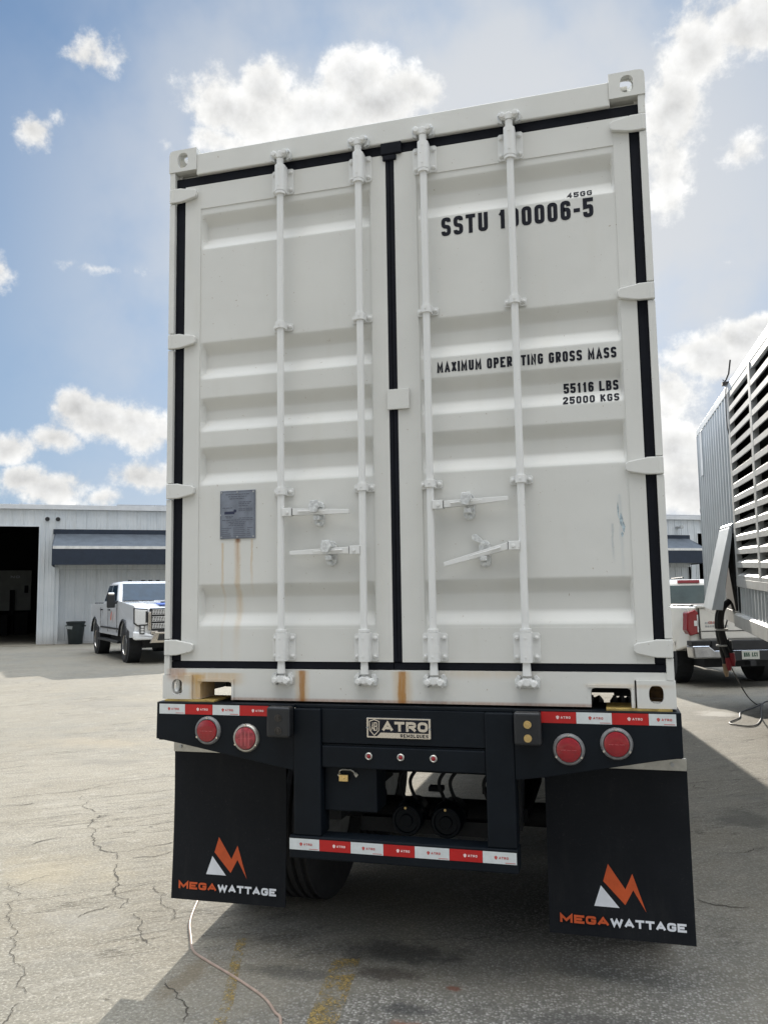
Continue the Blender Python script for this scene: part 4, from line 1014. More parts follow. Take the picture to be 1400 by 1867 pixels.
# cable hatch, propped open at the bottom
bm = BM(); zt, zb_ = 1.19, .18; ya, yb = .02, .92; ox = .26
hexa(bm, [(-.032, ya, zt), (-.010, ya, zt), (-.032, yb, zt), (-.010, yb, zt), (-.032, ya, zt + .03), (-.0, ya, zt + .055), (-.032, yb, zt + .03), (-.0, yb, zt + .055)])
hexa(bm, [(-ox - .03, ya, zb_), (-ox + .0, ya, zb_), (-ox - .03, yb, zb_), (-ox + .0, yb, zb_), (-.04, ya, zt - .002), (-.008, ya, zt - .002), (-.04, yb, zt - .002), (-.008, yb, zt - .002)])
for q in (ya + .0005, yb - .0085):
    prism(bm, [(-ox + .002, zb_ + .006), (-ox + .10, zb_ + .0), (-.012, zt - .10), (-.010, zt - .004)], q, q + .008, 'xz')
hat = obj('cable_hatch', bm, SILVER, gen, .004)
bm = BM(); box(bm, -.003, .03, .06, .88, .17, 1.12); obj('hatch_opening', bm, DARKIN, gen)
bm = BM(); box(bm, -.01, .005, 2.62, 2.88, 2.12, 2.80); obj('side_plate', bm, SILVER, gen)
# small bits on the roof edge
bm = BM(); tube(bm, smoothpath([(.02, -.16, 2.20), (-.02, -.15, 2.4), (-.02, -.13, 2.75), (-.02, -.2, 2.93), (-.04, -.12, 3.0)]), .006, 6); obj('edge_cable', bm, CABLED, gen)
bm = BM(); box(bm, -.05, .03, -.15, -.07, 2.93, 2.97); tube(bm, [(-.02, -.15, 2.97), (-.01, -.22, 2.99), (.01, -.26, 3.04), (.03, -.30, 3.20)], .010, 6); obj('aerial', bm, CABLED, gen)
# cables hanging from the hatch with plugs
cb = thing('cable_bundle', 'black cable bundle with red and tan plugs hanging from the open hatch', 'cables', (2.36, 7.45, 0))
for i, (dx, dy, m, zend) in enumerate(((0, 0, REDP, .74), (.03, .05, BLACKP, .95), (-.03, .05, TANP, .66), (.0, .10, BLACKP, .9), (.05, .0, REDP, .80))):
    bm = BM(); pts = smoothpath([(.10, dy, 1.62), (-.02 + dx * .5, dy, 1.50), (-.05 + dx * .6, dy + .02, 1.30), (-.02 + dx * .8, dy + .02, 1.08), (.03 + dx, dy, zend + .16)]); tube(bm, pts, .030, 8); c_ = obj('cable', bm, BLACKP, cb, smooth=True)
    bm = BM(); e_ = pts[-1]; cyl(bm, e_, (e_.x + .008, e_.y, zend + .05), .034, 12); cyl(bm, (e_.x + .008, e_.y, zend + .0499), (e_.x + .012, e_.y, zend), .028, 12, .020); obj('plug', bm, m, c_)
bm = BM()
for z in (1.25, 1.05): lathe(bm, [(z - .012, .075), (z, .082), (z + .012, .075)], (-.02, .05, 0), 'z', 14)
multi('cable_tie', bm, LOUV, cb)
# its trailer
gt = thing('generator_trailer', 'black trailer frame and leg under the silver louvred container', 'trailer', (2.47, 7.0, 0))
bm = BM(); hexa(bm, [(.7, -5.9, 1.0), (.85, -5.9, 1.0), (.7, 3.2, 1.30), (.85, 3.2, 1.30), (.7, -5.9, 1.13), (.85, -5.9, 1.13), (.7, 3.2, 1.42), (.85, 3.2, 1.42)]); obj('frame_rail', bm, UNDER, gt)
bm = BM(); hexa(bm, [(1.6, -5.9, 1.0), (1.75, -5.9, 1.0), (1.6, 3.2, 1.30), (1.75, 3.2, 1.30), (1.6, -5.9, 1.13), (1.75, -5.9, 1.13), (1.6, 3.2, 1.42), (1.75, 3.2, 1.42)]); obj('frame_rail', bm, UNDER, gt)
for x in (.42, 1.9):
    bm = BM(); box(bm, x, x + .13, .2, .33, .30, 1.25); box(bm, x + .02, x + .11, .22, .31, .03, .2995); box(bm, x - .08, x + .21, .12, .41, .004, .0295); obj('landing_leg', bm, UNDER, gt)
for y in (-3.2, -4.5):
    bm = BM(); cyl(bm, (.2, y, .52), (2.2, y, .52), .06, 12); obj('axle', bm, UNDER, gt)
    for x in (.25, 2.1):
        wh = first[0].copy(); COL.objects.link(wh); rm = first[1].copy(); COL.objects.link(rm); rm.parent = wh; wh.parent = gt; wh.location = (x, y, .515)

# ================================================================== cords on the ground
def cord(name, pts, r, m, label, z=None):
    P = [(x, y, (z if z else r * .9)) if len(q) == 2 else q for q in pts for x, y in (q[:2],)]
    bm = BM(); tube(bm, smoothpath(P, 10), r, 8); return tag(obj(name, bm, m, smooth=True), label, 'cord')
cord('extension_cord', [(-1.9, 2.2), (-1.62, 1.35), (-1.419, .765), (-1.307, .463), (-1.198, .27), (-1.10, .12), (-.974, .032), (-.77, -.093), (-.573, -.229), (-.47, -.34), (-.414, -.412), (-.30, -.75), (-.1, -1.3)], .0062, PINKC, 'pale pinkish extension cord snaking out from under the left mud flap')
cord('power_cable', [(2.50, 7.9, 1.48), (2.42, 8.0, 1.0), (2.75, 8.9, .35), (3.05, 9.9, .03), (3.156, 10.0, .012), (2.95, 9.5, .012), (2.724, 9.027, .012), (2.624, 8.487, .012), (2.435, 8.021, .012), (2.512, 7.807, .012), (2.686, 7.792, .012), (2.875, 8.381, .012), (3.196, 10.107, .012), (3.5, 10.4, .012), (4.2, 10.6, .012)], .009, CABLED, 'thin dark cable looping on the ground beside the silver container')

# ================================================================== warehouse (wall line turned 33 degrees)
WA = R(33)
wh_ = thing('warehouse', 'long white metal-clad warehouse with navy awning and dark bay doors behind the trucks', 'building', (-22.5, 23.5, 0), (0, 0, WA))
EV = 5.66
def panel_wall(bm, s0, s1, z0, z1, y0=0.0, pitch=.401, off=.12):
    """ribbed siding facing -y: flat pans with narrow ribs"""
    xs = [s0]; k = math.ceil((s0 - off) / pitch)
    prof = [(s0, 0)]
    while off + k * pitch < s1 - .03:
        x = off + k * pitch
        if x > s0 + .03: prof += [(x - .022, 0), (x - .012, -.030), (x + .012, -.030), (x + .022, 0), (x + .12, 0), (x + .135, -.008), (x + .155, -.008), (x + .17, 0), (x + .25, 0), (x + .265, -.008), (x + .285, -.008), (x + .30, 0)]
        k += 1
    prof = [p for p in prof if p[0] < s1 - .002] + [(s1, 0)]
    prev = None
    for x, d in prof:
        cur = (bm.verts.new((x, y0 + d, z0)), bm.verts.new((x, y0 + d, z1)))
        if prev: bm.faces.new((prev[0], cur[0], cur[1], prev[1]))
        prev = cur
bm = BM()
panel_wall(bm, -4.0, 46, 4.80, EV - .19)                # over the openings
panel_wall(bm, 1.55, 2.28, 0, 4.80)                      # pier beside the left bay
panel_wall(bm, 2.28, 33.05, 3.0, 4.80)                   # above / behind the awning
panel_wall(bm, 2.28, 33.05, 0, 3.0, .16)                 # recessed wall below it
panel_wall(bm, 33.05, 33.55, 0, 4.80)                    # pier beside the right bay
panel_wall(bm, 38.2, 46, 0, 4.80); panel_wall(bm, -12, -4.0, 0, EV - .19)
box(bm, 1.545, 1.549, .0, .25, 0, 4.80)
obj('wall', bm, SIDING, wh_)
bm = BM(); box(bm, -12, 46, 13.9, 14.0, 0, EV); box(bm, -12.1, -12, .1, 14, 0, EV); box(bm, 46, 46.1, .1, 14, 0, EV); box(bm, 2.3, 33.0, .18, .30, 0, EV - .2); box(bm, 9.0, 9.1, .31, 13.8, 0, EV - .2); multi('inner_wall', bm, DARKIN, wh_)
bm = BM(); box(bm, -12.1, 46.1, .25, 14, EV - .10, EV - .02); obj('roof', bm, DARKIN, wh_)
bm = BM(); box(bm, 4.4, 46, 9.0, 14, EV + .0, 6.66); box(bm, 4.4, 46.2, 8.85, 8.999, 6.54, 6.72); upper = obj('upper_roof', bm, ROOFM, wh_)
bm = BM()
prism(bm, [(-.13, EV - .19), (-.13, EV), (.25, EV + .02), (.25, EV - .05), (-.02, EV - .05), (-.02, EV - .19)], -12.1, 46.1, 'yz')
gut = obj('gutter', bm, ROOFM, wh_, .004)
bm = BM()
for x in (.4, .75, .82, 1.7, 2.9, 3.02, 3.5, 4.5, 4.52, 6.0): 
    cyl(bm, (x, .0, EV), (x, .0, EV + random.uniform(.02, .09)), .012, 6)
multi('roof_screw', bm, STEEL, wh_)
bm = BM(); lathe(bm, [(EV, .28), (EV + .6, .28), (EV + .62, .5), (EV + .8, .5), (EV + .92, .25), (EV + .95, .001)], (36.9, 3.0, 0), 'z', 20); obj('roof_vent', bm, STEEL, wh_)
# bay trims
bm = BM(); box(bm, -4, 1.5, -.035, .02, 4.76, 4.82); box(bm, 1.5, 1.56, -.035, .02, 0, 4.82); box(bm, 33.5, 33.56, -.035, .02, 0, 4.82); box(bm, 33.56, 38.2, -.035, .02, 4.76, 4.82); box(bm, 2.20, 2.30, -.04, .16, 0, 3.1); box(bm, 2.3, 33.0, -.02, .155, 0, .10); obj('door_trim', bm, SIDING, wh_)
# inside the left bay: pale partition, posts, clutter
bm = BM(); box(bm, -6, -.02, 12.6, 12.8, 1.25, 3.42); obj('partition', bm, PALEIN, wh_)
bm = BM(); text(bm, 'NO', -1.05, 3.0, .45, .14, .04, lambda z: 12.55); obj('partition_sign', bm, PWHITE, wh_)
bm = BM(); box(bm, -1.0, -.78, 12.0, 12.2, 0, 2.35); box(bm, -6, -.9, 10.5, 11.8, 0, 1.05); box(bm, -.6, .0, 11, 12, .0, 1.15); box(bm, -2.3, -2.1, 12.2, 12.4, 0, 4.5); box(bm, -.34, -.16, 12.5, 12.58, 2.2, 2.6); multi('workbench', bm, DARKIN, wh_)
bm = BM(); box(bm, 20, 46, -.3, -.28, 0, .001); bm.free()
# floodlights
for x in (1.83, 2.23):
    bm = BM(); box(bm, x - .06, x + .06, -.05, -.031, 5.02, 5.14); cyl(bm, (x, -.05, 5.08), (x - .01, -.13, 5.07), .03, 10); lathe(bm, [(-.28, .095), (-.26, .10), (-.16, .06), (-.12, .03)], (x - .01, 0, 5.05), 'y', 18); fl_ = obj('flood_light', bm, STEEL, wh_, smooth=True)
    bm = BM(); cyl(bm, (x - .01, -.2805, 5.05), (x - .01, -.284, 5.05), .085, 16); obj('lens', bm, BLACKP, fl_)
bm = BM(); x = 32.5; box(bm, x - .3, x - .1, -.2, -.031, 5.0, 5.1); lathe(bm, [(-.45, .10), (-.2, .06)], (x - .2, 0, 5.05), 'y', 14); obj('flood_light', bm, STEEL, wh_)
# awning
AF = -1.30
bm = BM(); box(bm, 2.04, 33.05, -.06, -.031, 4.45, 4.66)
prism(bm, [(AF, 3.15), (AF, 3.78), (AF + .02, 3.78), (AF + .02, 3.15)], 2.13, 33.0, 'yz')
for x in (2.10, 33.001): prism(bm, [(-.062, 4.45), (AF, 3.90), (AF, 3.13), (-.062, 3.10)], x, x + .028, 'yz')
nseg = 40
aw = obj('awning', bm, AWN, wh_)
bm = BM(); prev = None
for i in range(63):
    x = 2.13 + (33.0 - 2.13) * i / 62; sag = .03 * (1 if i % 4 else 0)
    cur = [bm.verts.new((x, -.062, 4.47)), bm.verts.new((x, -.66, 4.195 - sag)), bm.verts.new((x, AF - .001, 3.90))]
    if prev: [bm.faces.new((prev[k], cur[k], cur[k + 1], prev[k + 1])) for k in (0, 1)]
    prev = cur
obj('awning_top', bm, AWNT, aw, smooth=True)
bm = BM(); prism(bm, [(AF - .006, 3.785), (AF - .006, 3.90), (AF + .03, 3.90), (AF + .03, 3.785)], 2.13, 33.0, 'yz'); obj('awning_stripe', bm, AWNS, aw)
bm = BM()
for x in (2.2, 10, 18, 26, 32.9): box(bm, x, x + .04, AF + .06, -.07, 3.16, 3.20)
multi('awning_arm', bm, STEEL, aw)
# step slab before the bay
bm = BM(); box(bm, -12, 2.2, -.9, 0.25, 0.0, .012); o = obj('pavement', bm, GROUND, kind='structure'); o.location = (-22.5, 23.5, 0); o.rotation_euler = (0, 0, WA)

# rubbish bin
tb = thing('rubbish_bin', 'dark rubbish bin standing against the ribbed wall left of the white truck', 'bin', (-22.5 + 3.0 * math.cos(WA) + .42 * math.sin(WA), 23.5 + 3.0 * math.sin(WA) - .42 * math.cos(WA), 0))
bm = BM(); lathe(bm, [(.0, .26), (.02, .27), (.82, .345), (.84, .37), (.90, .375), (.905, .35), (.86, .33), (.05, .25), (.05, .0005)], (0, 0, 0), 'z', 28); obj('tub', bm, BIN, tb, smooth=True)
bm = BM(); box(bm, -.44, -.30, -.05, .05, .70, .76); box(bm, .30, .44, -.05, .05, .70, .76); multi('grip', bm, BIN, tb)
bm = BM(); prism(bm, [(-.2, .62), (.08, .60), (.10, .72), (-.19, .74)], -.345, -.335, 'xz'); obj('sticker', bm, simple('pale_sticker', (.25, .27, .27), .6), tb)

# ================================================================== pickup trucks
def arch(cx, r, zc, z0, n=10):
    """points of a wheel arch cut from z0, going forward (+x)"""
    a0 = math.asin(max(-1, min(1, (z0 - zc) / r)))
    return [(cx - r * math.cos(a0 + (math.pi - 2 * a0) * i / n), zc + r * math.sin(a0 + (math.pi - 2 * a0) * i / n)) for i in range(n + 1)]
def wheel_part(parent, x, y, r, wt, rimmat, side):
    bm = BM(); w2 = wt / 2; rr = r * .58
    lathe(bm, [(-w2 * .8, rr), (-w2, r * .78), (-w2 * .9, r * .94), (-w2 * .7, r), (-w2 * .2, r), (-w2 * .15, r - .012), (w2 * .15, r - .012), (w2 * .2, r), (w2 * .7, r), (w2 * .9, r * .94), (w2, r * .78), (w2 * .8, rr)], (0, 0, 0), 'y', 36, close=True)
    wo = obj('wheel', bm, RUBBER, parent, smooth=True); wo.location = (x, y, r)
    bm = BM(); s = side
    lathe(bm, [(s * w2 * .80, rr + .004), (s * w2 * .72, rr - .02), (s * w2 * .1, rr - .03), (s * w2 * .1, .0005)], (0, 0, 0), 'y', 36)
    obj('rim_well', bm, BLACKP, wo)
    bm = BM()
    lathe(bm, [(s * w2 * .84, rr + .006), (s * w2 * .88, rr - .008), (s * w2 * .74, rr - .018), (s * w2 * .6, rr - .004)], (0, 0, 0), 'y', 36, close=True)
    for k in range(6):
        a = k * math.pi / 3; c, sn = math.cos(a), math.sin(a)
        for da in (-.13, .13):
            c2, s2 = math.cos(a + da), math.sin(a + da)
            p = [(.05, .022), (rr - .012, .020)]
            hexa(bm, [(c2 * d + sn * q * hw, s * yy, s2 * d - c * q * hw) for d, hw, yb in ((.05, .024, .55), (rr - .01, .026, .74)) for yy in (w2 * (yb - .2), w2 * (yb + .06)) for q in (-1, 1)])
    cyl(bm, (0, s * w2 * .3, 0), (0, s * w2 * .70, 0), .065, 14)
    obj('rim', bm, rimmat, wo, smooth=False)
def pickup(name, label, loc, rotz, L=5.95, WB=4.04, Wd=2.08, H=2.03, rw=.43, paint=TRUCKW, clear=.52, front_x=None, hood=1.40, belt=1.42, bed=1.42, cab0=None):
    """heading +x, origin on the ground midway between the axles"""
    t = thing(name, label, 'pickup truck', loc, (0, 0, rotz))
    fx, rx = WB / 2, -WB / 2; F = fx + .98; B = rx - 1.06; hw = Wd / 2
    za = rw + .06; ra = rw + .10
    low = [(B, clear + .22)] + arch(rx, ra, za, clear + .10) + arch(fx, ra, za, clear + .10) + [(F - .05, clear + .12), (F, clear + .30), (F + .02, hood - .38), (F - .02, hood - .13), (F - .16, hood - .05), (fx - .75, hood + .06), (fx - .98, belt + .02), (rx + .92, belt), (rx + .90, bed), (B, bed)]
    bm = BM(); prism(bm, low, -hw, hw, 'xz')
    for v in bm.verts:                                    # round the nose, tuck the sides at the top
        if v.co.x > F - .25: v.co.y *= 1 - .07 * (v.co.x - (F - .25)) / .27
        if v.co.z > belt - .16: v.co.y *= .95
        if v.co.z < clear + .25: v.co.y *= .97
    body = obj('body', bm, paint, t, .085, segs=5, smooth=True)
    # cab greenhouse
    c0, c1, c2, c3 = fx - .90, fx - 1.62, rx + 1.05, rx + .86
    hb, ht = hw * .955, hw * .80
    bm = BM(); hexa(bm, [(c3, -hb, belt - .02), (c0, -hb, belt - .02), (c3, hb, belt - .02), (c0, hb, belt - .02), (c2, -ht, H - .02), (c1, -ht, H - .02), (c2, ht, H - .02), (c1, ht, H - .02)])
    obj('cab', bm, paint, t, .10, segs=5, smooth=True)
    def onface(A, Bv, C, D, u0, u1, v0, v1, out):
        A, Bv, C, D = map(Vector, (A, Bv, C, D)); g = lambda u, v: (A * (1 - u) + Bv * u) * (1 - v) + (D * (1 - u) + C * u) * v
        n = (Bv - A).cross(D - A).normalized() * out
        return [g(u0, v0) + n, g(u1, v0) + n, g(u1, v1) + n, g(u0, v1) + n]
    def pane(nm, q, m, th=.012):
        bm = BM(); q = [Vector(p) for p in q]; n = (q[1] - q[0]).cross(q[3] - q[0]).normalized() * th
        hexa(bm, [q[0] - n, q[1] - n, q[3] - n, q[2] - n, q[0], q[1], q[3], q[2]]); return obj(nm, bm, m, t, .004)
    zl, zh = belt - .02, H - .02
    pane('windshield', onface((c0, -hb, zl), (c0, hb, zl), (c1, ht, zh), (c1, -ht, zh), .05, .95, .07, .90, .006), GLASS_T)
    rg = pane('rear_window', onface((c3, hb, zl), (c3, -hb, zl), (c2, -ht, zh), (c2, ht, zh), .06, .94, .10, .80, .006), GLASS_R)
    bm = BM(); xm = c2 - .012; box(bm, xm - .035, xm + .02, -.22, .22, H - .095, H - .035); obj('third_brake_light', bm, REDLENS, t, .008)
    for s in (-1, 1):
        A_, B_, C_, D_ = (c3, s * hb, zl), (c0, s * hb, zl), (c1, s * ht, zh), (c2, s * ht, zh)
        o_ = -.006 * s if s > 0 else .006
        for u0, u1, v1, cut in ((.10, .46, .84, 0), (.50, .90, .84, 1)):
            q = onface(A_, B_, C_, D_, u0, u1, .12, v1, -.006 if s > 0 else .006)
            pane('side_window', q, GLASS_T)
        # mirror
        bm = BM(); mx = fx - 1.08; my = s * (hw + .10)
        box(bm, mx - .08, mx + .03, my - .10, my + .10, belt - .12, belt + .26); box(bm, mx - .05, mx, min(s * hw * .90, my - s * .06), max(s * hw * .90, my - s * .06), belt - .02, belt + .06); mir = obj('mirror', bm, BLACKP, t, .03, segs=3)
        bm = BM(); box(bm, mx - .06, mx + .04, my - .085, my + .085, belt + .20, belt + .275); obj('mirror_cap', bm, CHROME, mir, .03, segs=3)
        # doors lines, handles, sills
        bm = BM()
        for x in (c0 + .06, (c0 + c3) / 2 - .02, c3 - .02): box(bm, x - .006, x + .006, s * (hw - .004) - .003, s * (hw - .004) + .006, clear + .18, belt - .12)
        box(bm, rx + .95, fx - .62, min(s * hw, s * (hw + .006)), max(s * hw, s * (hw + .006)), clear + .26, clear + .31)
        multi('door_seam', bm, BLACKP, t)
        bm = BM()
        for x in ((c0 + c3) / 2 + .16, c3 + .18): box(bm, x - .10, x + .10, min(s * (hw - .01), s * (hw + .03)), max(s * (hw - .01), s * (hw + .03)), belt - .20, belt - .16)
        multi('door_handle', bm, BLACKP, t, .01)
        bm = BM(); box(bm, rx + .60, fx - .60, min(s * (hw - .18), s * (hw + .02)), max(s * (hw - .18), s * (hw + .02)), clear - .08, clear - .02); obj('running_board', bm, BLACKP, t, .01)
        for x in (fx, rx):
            bm = BM(); P = arch(x, ra, za, clear + .10); Q = [(x + (a - x) * 1.09, za + (b - za) * 1.09) for a, b in P]
            for i in range(len(P) - 1):
                hexa(bm, [(a, yy, b) for yy in (s * (hw - .02), s * (hw + .035)) for a, b in (P[i], P[i + 1])] and [(P[i][0], s * (hw - .03), P[i][1]), (P[i + 1][0], s * (hw - .03), P[i + 1][1]), (P[i][0], s * (hw + .03), P[i][1]), (P[i + 1][0], s * (hw + .03), P[i + 1][1]), (Q[i][0], s * (hw - .03), Q[i][1]), (Q[i + 1][0], s * (hw - .03), Q[i + 1][1]), (Q[i][0], s * (hw + .02), Q[i][1]), (Q[i + 1][0], s * (hw + .02), Q[i + 1][1])])
            obj('fender_flare', bm, BLACKP if paint is TRUCKW else paint, t)
            wheel_part(t, x, s * (hw - .17), rw, .29, CHROME, s)
            bm = BM(); cyl(bm, (x, s * (hw - .36), za), (x, s * (hw - .055), za), ra - .005, 24); obj('wheel_well', bm, UNDER, t)
    bm = BM(); box(bm, B + .15, F - .35, -hw + .35, hw - .35, clear - .15, clear + .15); obj('underbody', bm, UNDER, t)
    bm = BM(); box(bm, B + .10, rx + .80, -hw + .14, hw - .14, bed + .0005, bed + .03); obj('bed_cover', bm, BLACKP, t, .01)
    return t, dict(F=F, B=B, hw=hw, fx=fx, rx=rx, clear=clear, hood=hood, belt=belt, bed=bed, H=H, c=(c0, c1, c2, c3))

# left truck, nose towards the camera
yawL = math.atan2(-2.92, 2.84)
fL = Vector((-12.05, 16.60)); dL = Vector((math.cos(yawL), math.sin(yawL))); nL = Vector((-dL.y, dL.x))
cL = fL - dL * 2.02 + nL * .88
t1, g = pickup('pickup_truck', 'white pickup truck with chrome mesh grille parked nose out under the awning', (cL.x, cL.y, 0), yawL, H=2.05, paint=TRUCKW, belt=1.46, bed=1.44, hood=1.45)
F, hw, hd, cl = g['F'], g['hw'], g['hood'], g['clear']
bm = BM(); prism(bm, [(-.62, hd - .12), (-.66, hd - .60), (-.40, hd - .72), (.40, hd - .72), (.66, hd - .60), (.62, hd - .12)], F + .005, F + .035, 'yz'); gr = obj('grille', bm, BLACKP, t1, .01)
bm = BM()
for k in range(3):
    z0 = hd - .27 - k * .165
    for j in range(4): box(bm, F + .036, F + .058, -.57, .57, z0 + j * .034, z0 + j * .034 + .014)
    for j in range(19):
        y = -.56 + j * .0617; hexa(bm, [(F + .036, y, z0), (F + .054, y, z0), (F + .036, y + .014, z0), (F + .054, y + .014, z0), (F + .036, y + .03, z0 + .12), (F + .054, y + .03, z0 + .12), (F + .036, y + .044, z0 + .12), (F + .054, y + .044, z0 + .12)])
obj('grille_bars', bm, BRIGHT, gr)
bm = BM()
for s in (-1, 1):
    box(bm, F + .01, F + .06, *sorted((s * .585, s * .66)), hd - .64, hd - .20); box(bm, F + .01, F + .06, *sorted((s * .42, s * .584)), hd - .74, hd - .66)
box(bm, F + .01, F + .055, -.418, .418, hd - .775, hd - .725)
multi('grille_surround', bm, CHROME, gr, .015)
bm = BM(); text(bm, 'GMC', -.24, hd - .245, .48, .13, .035, lambda z: 0)
for v in bm.verts: v.co = Vector((F + .064, -v.co.x * -1, v.co.z))
obj('emblem', bm, REDPR, gr)
for s in (-1, 1):
    bm = BM(); prism(bm, [(s * .665, hd - .16), (s * .98, hd - .13), (s * .975, hd - .46), (s * .90, hd - .52), (s * .665, hd - .50)], F - .06, F + .04, 'yz'); hl = obj('headlight', bm, CLEARLENS, t1, .02)
    bm = BM(); prism(bm, [(s * .662, hd - .135), (s * .992, hd - .105), (s * .985, hd - .48), (s * .905, hd - .545), (s * .662, hd - .525)], F - .06, F + .032, 'yz'); obj('lamp_housing', bm, BLACKP, hl, .01)
    bm = BM(); box(bm, F + .041, F + .046, *sorted((s * .67, s * .72)), hd - .46, hd - .19); obj('lamp_trim', bm, BLACKP, hl)
    bm = BM(); box(bm, F + .055, F + .072, *sorted((s * .74, s * .86)), cl + .20, cl + .42); fg = obj('fog_lamp', bm, BLACKP, t1, .01)
    bm = BM()
    for k in range(3): box(bm, F + .0725, F + .078, *sorted((s * .765, s * .835)), cl + .225 + k * .062, cl + .27 + k * .062)
    multi('fog_lens', bm, CLEARLENS, fg)
bm = BM(); prism(bm, [(-.98, cl + .06), (.98, cl + .06), (1.0, cl + .16), (1.0, hd - .66), (.72, hd - .70), (.40, hd - .80), (-.40, hd - .80), (-.72, hd - .70), (-1.0, hd - .66), (-1.0, cl + .16)], F - .10, F + .055, 'yz'); obj('front_bumper', bm, TRUCKW, t1, .04, segs=3)
bm = BM(); prism(bm, [(-.62, cl - .02), (-.50, cl + .24), (.50, cl + .24), (.62, cl - .02)], F - .05, F + .068, 'yz'); sk = obj('skid_plate', bm, CHROME, t1, .015)
bm = BM(); prism(bm, [(-.44, cl + .04), (-.40, cl + .19), (.40, cl + .19), (.44, cl + .04)], F + .069, F + .074, 'yz'); obj('bumper_opening', bm, BLACKP, sk)
bm = BM(); prism(bm, [(F - .95, hd + .04), (F - .42, hd + .0), (F - .38, hd + .045), (F - .95, hd + .075)], -.30, .30, 'xz'); obj('hood_scoop', bm, TRUCKW, t1, .02)
bm = BM(); prism(bm, [(F - 1.5, hd + .055), (F - .30, hd - .045), (F - .14, hd - .085), (F - .14, hd - .12), (F - 1.5, hd)], -.56, .56, 'xz'); obj('hood_bulge', bm, TRUCKW, t1, .03, segs=3)
bm = BM(); box(bm, F - 1.84, F - 1.70, -.90, .90, hd + .02, hd + .075); obj('cowl', bm, BLACKP, t1, .01)
bm = BM(); box(bm, F - .381, F - .372, -.27, .27, hd + .008, hd + .036); obj('scoop_mouth', bm, BLACKP, t1)
bm = BM(); hexa(bm, [(F - .30, -.45, hd - .0), (F - .10, -.35, hd - .055), (F - .30, .45, hd - .0), (F - .10, .35, hd - .055), (F - .30, -.45, hd + .006), (F - .10, -.35, hd - .03), (F - .30, .45, hd + .006), (F - .10, .35, hd - .03)]); obj('hood_decal', bm, BLUEPR, t1)
bm = BM()
for y in (-.55, -.2, 0, .2, .55): box(bm, g['c'][1] - .10, g['c'][1] - .03, y - .05, y + .05, g['H'] - .015, g['H'] + .025)
multi('roof_marker', bm, BLACKP, t1, .008)
for s in (-1, 1):
    bm = BM(); xx = (g['c'][0] + g['c'][3]) / 2 + .45; prism(bm, [(xx - .10, 1.0), (xx + .02, 1.02), (xx + .10, 1.25), (xx - .02, 1.17)], *sorted((s * (hw - .001), s * (hw + .003))), 'xz'); obj('door_decal', bm, ORANGE, t1)

t1.scale = (1.13, 1.13, 1.13); q_ = fL - dL * 2.02 * 1.13 + nL * .88 * 1.13; t1.location = (q_.x, q_.y, 0)
# right truck, tail towards the camera
yawR = R(90 + 19)
rear = Vector((2.93, 13.60)); dR = Vector((math.cos(yawR), math.sin(yawR))); cR = rear + dR * 1.86
t2, g = pickup('pickup_truck', 'cream white pickup truck seen from behind, tailgate and chrome bumper under the silver container', (cR.x, cR.y, 0), yawR, WB=3.72, Wd=2.03, H=1.90, rw=.40, paint=TRUCKC, clear=.48, hood=1.22, belt=1.30, bed=1.38)
B, hw, bd, cl = g['B'], g['hw'], g['bed'], g['clear']
bm = BM(); prism(bm, [(-.78, cl + .34), (.78, cl + .34), (.80, bd - .03), (-.80, bd - .03)], B - .030, B + .02, 'yz'); tg = obj('tailgate', bm, TRUCKC, t2, .018, segs=3)
bm = BM(); box(bm, B - .05, B + .10, -.84, .84, bd - .028, bd + .022); obj('tailgate_spoiler', bm, TRUCKC, t2, .015)
bm = BM(); box(bm, B - .034, B - .0302, -.77, .77, cl + .47, cl + .485); box(bm, B - .031, B - .022, -.806, -.786, cl + .34, bd - .03); box(bm, B - .031, B - .022, .786, .806, cl + .34, bd - .03); multi('tailgate_seam', bm, BLACKP, tg)
bm = BM(); prism(bm, [(-.16, bd - .16), (.16, bd - .16), (.16, bd - .08), (-.16, bd - .08)], B - .045, B - .031, 'yz'); obj('tailgate_handle', bm, BLACKP, tg, .008)
bm = BM(); text(bm, 'GMC', -.64, bd - .30, .26, .045, .011, lambda z: 0)
for v in bm.verts: v.co = Vector((B - .034, -v.co.x, v.co.z))
obj('emblem', bm, REDPALE, tg)
bm = BM()
for z, a, b in ((cl + .60, .40, .70), (cl + .545, .30, .70)):
    y = b
    while y > a: box(bm, B - .0335, B - .031, y - .03, y, z, z + .032); y -= .042
multi('model_script', bm, STEEL, tg)
for s in (-1, 1):
    P = [(s * .80, bd - .46), (s * .80, bd - .10), (s * .86, bd - .05), (s * 1.0, bd - .10), (s * 1.02, bd - .40), (s * .96, bd - .50)]
    bm = BM(); prism(bm, P, B - .028, B + .16, 'yz'); tl = obj('tail_light', bm, REDLENS, t2, .02, segs=3)
    bm = BM(); box(bm, B - .034, B - .0275, *sorted((s * .815, s * .89)), bd - .33, bd - .24); box(bm, B - .034, B - .0275, *sorted((s * .815, s * .835)), bd - .44, bd - .14); multi('reverse_lens', bm, CLEARLENS, tl)
bm = BM(); prism(bm, [(-.98, cl + .02), (.98, cl + .02), (1.0, cl + .24), (.70, cl + .24), (.60, cl + .16), (-.60, cl + .16), (-.70, cl + .24), (-1.0, cl + .24)], B - .16, B + .10, 'yz'); bu = obj('rear_bumper', bm, DARKCHROME, t2, .03, segs=3)
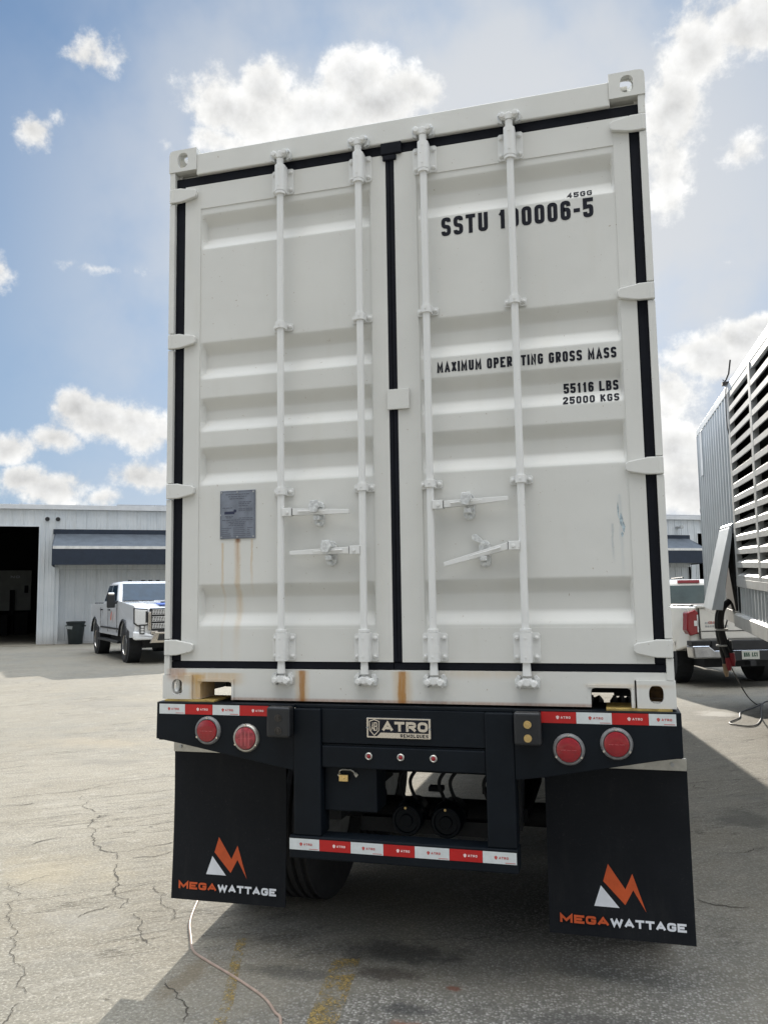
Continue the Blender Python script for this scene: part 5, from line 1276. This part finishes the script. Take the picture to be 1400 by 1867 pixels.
bm = BM(); box(bm, B - .15, B + .06, -.66, .66, cl + .1605, cl + .32); box(bm, B - .17, B - .1605, -.42, .42, cl - .02, cl + .15); box(bm, B - .14, B + .06, *(-1.0, -.665), cl + .2405, cl + .32); box(bm, B - .14, B + .06, .665, 1.0, cl + .2405, cl + .32); multi('bumper_step', bm, BLACKP, bu, .01)
bm = BM(); box(bm, B - .178, B - .1705, -.155, .155, cl + .0, cl + .145); lp = obj('license_plate', bm, simple('pale_license_plate', (.55, .56, .50), .4, 0, .1, 40), bu, .003)
bm = BM(); text(bm, 'H55', -.12, cl + .045, .10, .07, .018, lambda z: 0); text(bm, 'LC1', .02, cl + .045, .10, .07, .018, lambda z: 0)
for v in bm.verts: v.co = Vector((B - .1792, -v.co.x, v.co.z))
obj('plate_characters', bm, simple('plate_green', (.03, .09, .05), .5), lp)
bm = BM(); box(bm, B - .25, B - .05, -.05, .05, cl - .10, cl - .02); obj('tow_hitch', bm, BLACKP, t2)

t2.scale = (1.06, 1.06, 1.06)
# dark car roof seen over the right truck
ct = thing('parked_car', 'dark car roof with an aerial showing between the right truck and the warehouse', 'car', (3.35, 21.2, 0), (0, 0, R(96)))
bm = BM(); low = [(-2.2, .45)] + arch(-1.4, .40, .36, .30) + arch(1.4, .40, .36, .30) + [(2.2, .45), (2.25, .95), (1.1, 1.15), (-2.2, 1.2)]
prism(bm, low, -.95, .95, 'xz'); obj('body', bm, DKGREYCAR, ct, .05, segs=3, smooth=True)
bm = BM(); hexa(bm, [(-2.1, -.9, 1.17), (1.1, -.9, 1.15), (-2.1, .9, 1.17), (1.1, .9, 1.15), (-1.8, -.72, 1.98), (.2, -.72, 2.02), (-1.8, .72, 1.98), (.2, .72, 2.02)]); obj('cabin', bm, GLASS_T, ct, .05, segs=3)
bm = BM(); hexa(bm, [(-1.84, -.72, 1.975), (.22, -.72, 2.015), (-1.84, .72, 1.975), (.22, .72, 2.015), (-1.75, -.62, 2.04), (.12, -.62, 2.08), (-1.75, .62, 2.04), (.12, .62, 2.08)]); obj('roof_panel', bm, DKGREYCAR, ct, .03)
bm = BM()
for s in (-1, 1): box(bm, -1.7, .0, s * .60 - .02, s * .60 + .02, 2.085, 2.12)
multi('roof_rail', bm, BLACKP, ct, .01)
bm = BM(); cyl(bm, (-1.2, .3, 2.05), (-1.35, .3, 2.45), .012, 6, .006); obj('aerial', bm, BLACKP, ct)
for x in (-1.4, 1.4):
    for s in (-1, 1):
        bm = BM(); lathe(bm, [(-.11, .2), (-.12, .3), (-.09, .36), (.09, .36), (.12, .3), (.11, .2)], (x, s * .84, .36), 'y', 24, close=True); lathe(bm, [(-.05, .2), (-.05, .0005)], (x, s * .84, .36), 'y', 24); obj('wheel', bm, RUBBER, ct, smooth=True)

# tree beyond the warehouse
tr_ = thing('tree', 'leafy green tree behind the warehouse roof at the left edge of the photo', 'tree', (-36.6, 36.4, 0))
random.seed(11)
bm = BM(); cyl(bm, (0, 0, 0), (.2, 0, 4.2), .28, 10, .17)
for k in range(6):
    a = k * 1.05; tube(bm, smoothpath([(.15, 0, 3.2 + k * .25), (.15 + math.cos(a) * .9, math.sin(a) * .9, 4.6 + k * .2), (.15 + math.cos(a) * 1.7, math.sin(a) * 1.7, 6.0 + k * .35)], 5), lambda q: .10 * (1 - q * .75), 7)
obj('trunk', bm, BARK, tr_)
bm = BM()
for c in range(46):
    a, rr_, zz = random.uniform(0, 6.28), random.uniform(.2, 2.4), random.uniform(4.6, 8.7)
    rr_ *= 1 - .45 * abs(zz - 6.3) / 2.4; cx, cy = math.cos(a) * rr_, math.sin(a) * rr_
    for l in range(70):
        p = Vector((cx, cy, zz)) + Vector((random.gauss(0, .28), random.gauss(0, .28), random.gauss(0, .24)))
        u = Vector((random.uniform(-1, 1), random.uniform(-1, 1), random.uniform(-.6, .6))).normalized(); v = u.orthogonal().normalized(); s_ = random.uniform(.06, .12)
        q = [p - u * s_, p + v * s_ * .45, p + u * s_, p - v * s_ * .45]; bm.faces.new([bm.verts.new(x) for x in q])
obj('crown', bm, LEAF, tr_)
